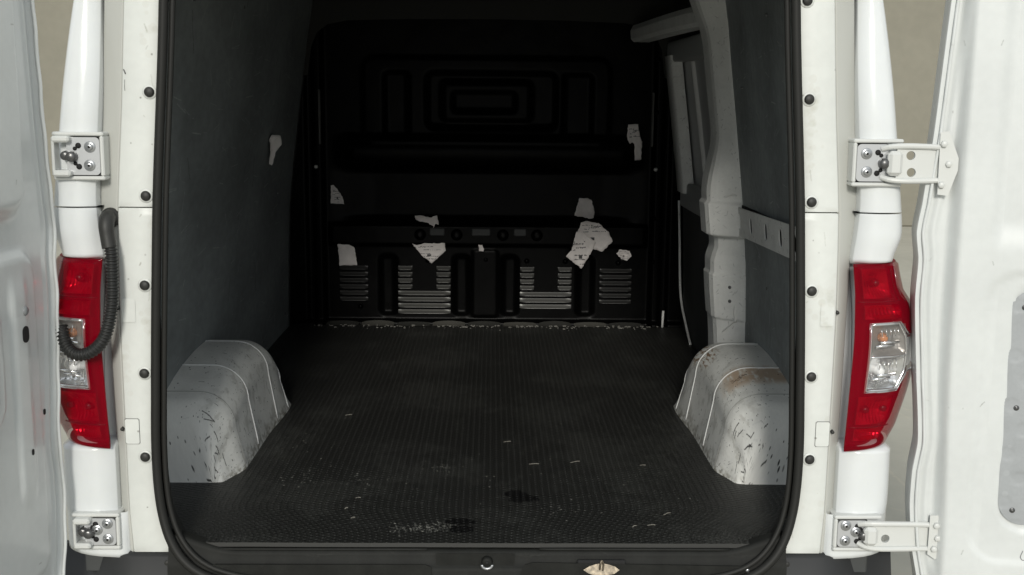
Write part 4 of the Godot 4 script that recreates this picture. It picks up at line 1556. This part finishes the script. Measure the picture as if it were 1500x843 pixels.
# ------------------------------------------------------------------ loose things
func torn_paper(called: String, pts: Array, frame: Transform3D, m: Material, label: String, sd: int, lift := 0.004) -> void:
	var r := RandomNumberGenerator.new()
	r.seed = sd
	var outline := []
	var c := Vector2.ZERO
	for p in pts:
		c += p / pts.size()
	for i in pts.size():
		var a: Vector2 = pts[i]
		var b: Vector2 = pts[(i + 1) % pts.size()]
		var n := maxi(2, int(a.distance_to(b) / 0.007))
		var side := (b - a).normalized().orthogonal()
		for k in n:
			outline.append(a.lerp(b, float(k) / n) + side * r.randf_range(-0.0016, 0.0016) * (0.3 if k == 0 else 1.0))
	var lo := Vector2.INF
	var hi := -Vector2.INF
	for p in outline:
		lo = lo.min(p); hi = hi.max(p)
	var nz := FastNoiseLite.new()
	nz.seed = sd
	nz.frequency = 11.0
	var st := begin()
	var rings := 6
	var P := func(i: int, k: int) -> Array:
		var q: Vector2 = c.lerp(outline[i % outline.size()], float(k) / rings)
		var h := 0.001 + 3.2 * lift * (0.25 + 1.0 * nz.get_noise_2d(q.x, q.y)) * ss(0.1, 1.0, float(k) / rings)
		return [frame * Vector3(q.x, q.y, maxf(h, 0.0004)), (q - lo) / (hi - lo)]
	for i in outline.size():
		for k in rings:
			var a: Array = P.call(i, k)
			var b: Array = P.call(i + 1, k)
			var d: Array = P.call(i + 1, k + 1)
			var e: Array = P.call(i, k + 1)
			tri(st, e[0], a[0], d[0], frame.basis.z, e[1], a[1], d[1])
			if k > 0:
				tri(st, a[0], b[0], d[0], frame.basis.z, a[1], b[1], d[1])
	# the sheet's torn edge, a fraction of a millimetre thick
	for i in outline.size():
		var a: Array = P.call(i, rings)
		var b: Array = P.call(i + 1, rings)
		var o: Vector3 = a[0] - frame * Vector3(c.x, c.y, 0)
		quad(st, a[0], b[0], b[0] - frame.basis.z * 0.0004, a[0] - frame.basis.z * 0.0004, o)
	var o := obj(called, st, m)
	tag(o, label, "torn label", "torn paper labels stuck inside the van")

func v2(list: Array) -> Array:
	var o := []
	for p in list:
		o.append(Vector2(p[0], p[1]))
	return o

func papers() -> void:
	var B := Transform3D(Basis.IDENTITY, Vector3(0, 0, BULK + 0.008))
	var up := func(dz: float) -> Transform3D: return Transform3D(Basis.IDENTITY, Vector3(0, 0, BULK + dz))
	torn_paper("torn_label", v2([[-0.634, 1.102], [-0.622, 1.106], [-0.586, 1.058], [-0.580, 1.026], [-0.634, 1.030]]), up.call(0.012), M.label_0, "small grey torn label on the bulkhead, above the far left vent slats", 1)
	torn_paper("torn_label", v2([[-0.610, 0.864], [-0.575, 0.866], [-0.540, 0.846], [-0.530, 0.776], [-0.604, 0.772]]), up.call(0.010), M.plain_label, "squarish blank torn label directly over the far left vent slats", 2)
	torn_paper("torn_label", v2([[-0.292, 0.982], [-0.262, 0.984], [-0.23, 0.976], [-0.200, 0.984], [-0.194, 0.945], [-0.206, 0.952], [-0.218, 0.930], [-0.236, 0.952], [-0.270, 0.958], [-0.288, 0.966]]), up.call(0.012), M.plain_label, "ragged shred of label on the bulkhead above the printed triangular one", 3, 0.008)
	torn_paper("torn_label", v2([[-0.302, 0.870], [-0.284, 0.862], [-0.25, 0.872], [-0.168, 0.872], [-0.164, 0.842], [-0.222, 0.788], [-0.262, 0.820]]), up.call(0.036), M.label_1, "torn label with print, pointing down like a triangle, over the left vent slats", 4)
	torn_paper("torn_label", v2([[0.098, 1.030], [0.108, 1.052], [0.124, 1.058], [0.135, 1.020], [0.096, 1.018]]), up.call(-0.040), M.plain_label, "tiny white label scrap alone in the dark middle of the bulkhead", 5)
	torn_paper("torn_label", v2([[-0.030, 0.868], [-0.014, 0.866], [-0.007, 0.848], [-0.010, 0.838], [-0.028, 0.840]]), up.call(0.036), M.plain_label, "tiny white scrap of paper under the middle of the load rail", 6)
	torn_paper("torn_label", v2([[0.386, 1.056], [0.420, 1.056], [0.436, 1.048], [0.450, 0.996], [0.446, 0.966], [0.418, 0.970], [0.366, 0.984]]), up.call(-0.030), M.plain_label, "wedge shaped blank torn label above the two overlapping ones", 7)
	torn_paper("torn_label", v2([[0.388, 0.962], [0.408, 0.968], [0.462, 0.960], [0.506, 0.920], [0.520, 0.884], [0.478, 0.842], [0.42, 0.86], [0.376, 0.92]]), up.call(0.038), M.label_2, "broad rounded torn label lying under the tilted printed sheet", 8)
	torn_paper("torn_label", v2([[0.370, 0.924], [0.395, 0.926], [0.452, 0.880], [0.436, 0.845], [0.394, 0.772], [0.330, 0.822], [0.352, 0.852]]), up.call(0.044), M.label_0, "tilted torn sheet with dark print, over the right vent slats", 9)
	torn_paper("torn_label", v2([[0.536, 0.836], [0.548, 0.852], [0.590, 0.848], [0.598, 0.826], [0.582, 0.806], [0.556, 0.814]]), up.call(0.040), M.label_1, "small crumpled scrap above the far right vent slats", 10, 0.009)
	torn_paper("torn_label", v2([[0.574, 1.360], [0.615, 1.362], [0.622, 1.32], [0.634, 1.29], [0.632, 1.218], [0.572, 1.214], [0.580, 1.26], [0.572, 1.32]]), up.call(0.012), M.label_2, "tall torn label high on the right of the bulkhead", 11)
	# on the left lining board
	var x := -(at(WALL, 1.28) - 0.004)
	var lean := atan((at(WALL, 1.35) - at(WALL, 1.2)) / 0.15)
	torn_paper("torn_label", v2([[-0.024, 0.030], [-0.008, 0.046], [0.022, 0.042], [0.026, 0.010], [0.004, -0.012], [-0.018, -0.060], [-0.027, -0.056], [-0.020, -0.012]]), Transform3D(Basis(Vector3(0.80, 0, -0.60), Vector3.UP, Vector3(0.60, 0, 0.80)), Vector3(x + 0.021, 1.285, -1.70)), M.plain_label, "pale torn label stuck on the left lining board", 12)

func loose_bits() -> void:
	# slivers on the rubber mat: each one lies by itself
	var m0 := FLOOR + 0.0085
	for p in [[0.137, -0.527, 0.020, 0.1], [0.245, -0.545, 0.022, 0.5], [0.43, -0.17, 0.018, 0.7], [0.385, -0.10, 0.014, 0.1], [0.345, -0.092, 0.011, 0.8], [-0.40, -0.98, 0.016, 0.4], [0.07, -0.72, 0.016, 0.3], [0.42, -0.52, 0.012, 0.1], [-0.29, -0.27, 0.010, 0.2], [-0.31, -0.20, 0.008, 1.0], [-0.287, -0.14, 0.008, 0.6]]:
		var st := begin(false)
		var b := Basis(Vector3.UP, p[3])
		var c := Vector3(p[0], m0, p[1])
		var k := []
		for i in 5:
			var f := i / 4.0 - 0.5
			k.append(c + b * Vector3(f * 1.3 * p[2], 0.0009 + 0.001 * absf(sin(i * 1.7)), 0.002 * sin(i * 2.1)))
		tube(st, k, func(l): return 0.0010 if l > 0.002 else 0.0005, 6)
		tag(obj("wood_splinter", st, M.splinter), "small pale splinter lying on the black rubber mat", "splinter", "splinters on the rubber mat")
	# crumbled dust swept against the foot of the bulkhead
	var st := begin(false)
	for i in 420:
		var x := rng.randf_range(-0.72, 0.72)
		var near := 0.02 + absf(rng.randfn()) * 0.03
		var r := rng.randf_range(0.0015, 0.005)
		if noise.get_noise_2d(x * 40.0, 3.0) < 0.05 and rng.randf() < 0.85:
			continue
		box(st, Vector3(x, FLOOR + 0.010 + r * 0.5 + (0.012 * rng.randf() if near < 0.01 else 0.0), BULK + 0.030 + near), Vector3(r * rng.randf_range(1.0, 3.5), r, r * rng.randf_range(1, 2)), r * 0.3, Basis(Vector3.UP, rng.randf() * 3.0))
	tag(obj("debris", st, M.dust), "pale crumbs swept against the foot of the bulkhead", "debris", "", "stuff")

func rubber_mat() -> void:
	var st := begin()
	var rows := []
	for z in ys(0.004, BULK + 0.012, 60):
		var row := []
		for x in ys(-lerpf(0.664, 0.83, ss(-0.03, -0.22, z)), lerpf(0.664, 0.83, ss(-0.03, -0.22, z)), 40):
			var e := 0.0
			noise.frequency = 2.0
			row.append(Vector3(x, FLOOR + 0.008 + 0.0012 * noise.get_noise_2d(x, z) + 0.10 * 0.0 * e, z))
		rows.append(row)
	var last := []
	for p in rows[0]:
		last.append(p + Vector3(0, -0.009, 0.001))
	grid(st, rows, Vector3(0, 1, 0))
	var o := obj("rubber_mat", st, M.mat_rubber)
	tag(o, "black studded rubber mat covering the load floor between the wheel arches", "mat")
	st = begin()
	grid(st, [rows[0], last], Vector3(0, 0, 1))
	obj("mat_edge", st, M.rubber, o)

func setting() -> void:
	var st := begin(false)
	quad(st, Vector3(-120, 0, 120), Vector3(120, 0, 120), Vector3(120, 0, -120), Vector3(-120, 0, -120), Vector3.UP)
	obj("ground", st, M.concrete).set_meta("kind", "structure")
	st = begin(false)
	box(st, Vector3(0, 3.0, -11.0), Vector3(60, 6.0, 0.4), 0.02)
	tag(obj("wall", st, M.wall_render), "plain beige wall across the yard behind the van", "wall")

func _ready() -> void:
	rng.seed = 20
	# camera
	var cam := Camera3D.new()
	cam.name = "camera"
	add_child(cam)
	cam.transform = Transform3D(Basis(Vector3.UP, -deg_to_rad(1.0559)) * Basis(Vector3.RIGHT, -deg_to_rad(9.6004)) * Basis(Vector3.BACK, deg_to_rad(0.55)), Vector3(0.023, 1.48, 2.34))
	cam.fov = 28.137
	cam.near = 0.05
	cam.far = 400.0
	cam.current = true
	# overcast daylight with a broad soft sun behind the viewer
	var we := WorldEnvironment.new()
	we.name = "environment"
	var env := Environment.new()
	env.background_mode = Environment.BG_SKY
	var sky := ProceduralSkyMaterial.new()
	sky.sky_top_color = Color(0.775, 0.80, 0.82)
	sky.sky_horizon_color = Color(0.715, 0.73, 0.74)
	sky.ground_horizon_color = Color(0.6, 0.58, 0.54)
	sky.ground_bottom_color = Color(0.5, 0.48, 0.44)
	sky.sun_angle_max = 1.0
	env.sky = Sky.new()
	env.sky.sky_material = sky
	env.tonemap_mode = Environment.TONE_MAPPER_LINEAR
	env.tonemap_exposure = 1.27
	env.sdfgi_enabled = true
	env.ssao_enabled = true
	env.ssil_enabled = true
	we.environment = env
	add_child(we)
	var sun := DirectionalLight3D.new()
	sun.name = "sun"
	sun.light_color = Color(1.0, 0.985, 0.95)
	sun.light_energy = 0.6
	sun.light_angular_distance = 12.0
	sun.shadow_enabled = true
	sun.rotation = Vector3(deg_to_rad(-23), deg_to_rad(-3), 0)
	add_child(sun)

	materials()
	setting()
	var van := Node3D.new()
	van.name = "panel_van"
	add_child(van)
	tag(van, "white panel van seen from behind with both rear doors open, empty dark load bay", "van")
	body_shell(van)
	for s in [-1.0, 1.0]:
		rear_pillar(van, s)
		tail_lamp(van, s)
		wheel_arch(van, s)
		var up := hinge(van, s, 1.348, false)
		var low := hinge(van, s, 0.556, true)
		if s > 0:
			hinge_arm_open(van, up, 1.348, false)
			hinge_arm_open(van, low, 0.556, true)
		else:
			hinge_arm_side(up, 1.348, false)
			hinge_arm_side(low, 0.556, true)
		rear_door(van, s)
	bulkhead(van)
	side_lining(van)
	lashing_rail(van)
	side_pillar(van)
	sliding_door(van)
	sill(van)
	bumper(van)
	seal(van)
	hose(van)
	rubber_mat()
	papers()
	loose_bits()
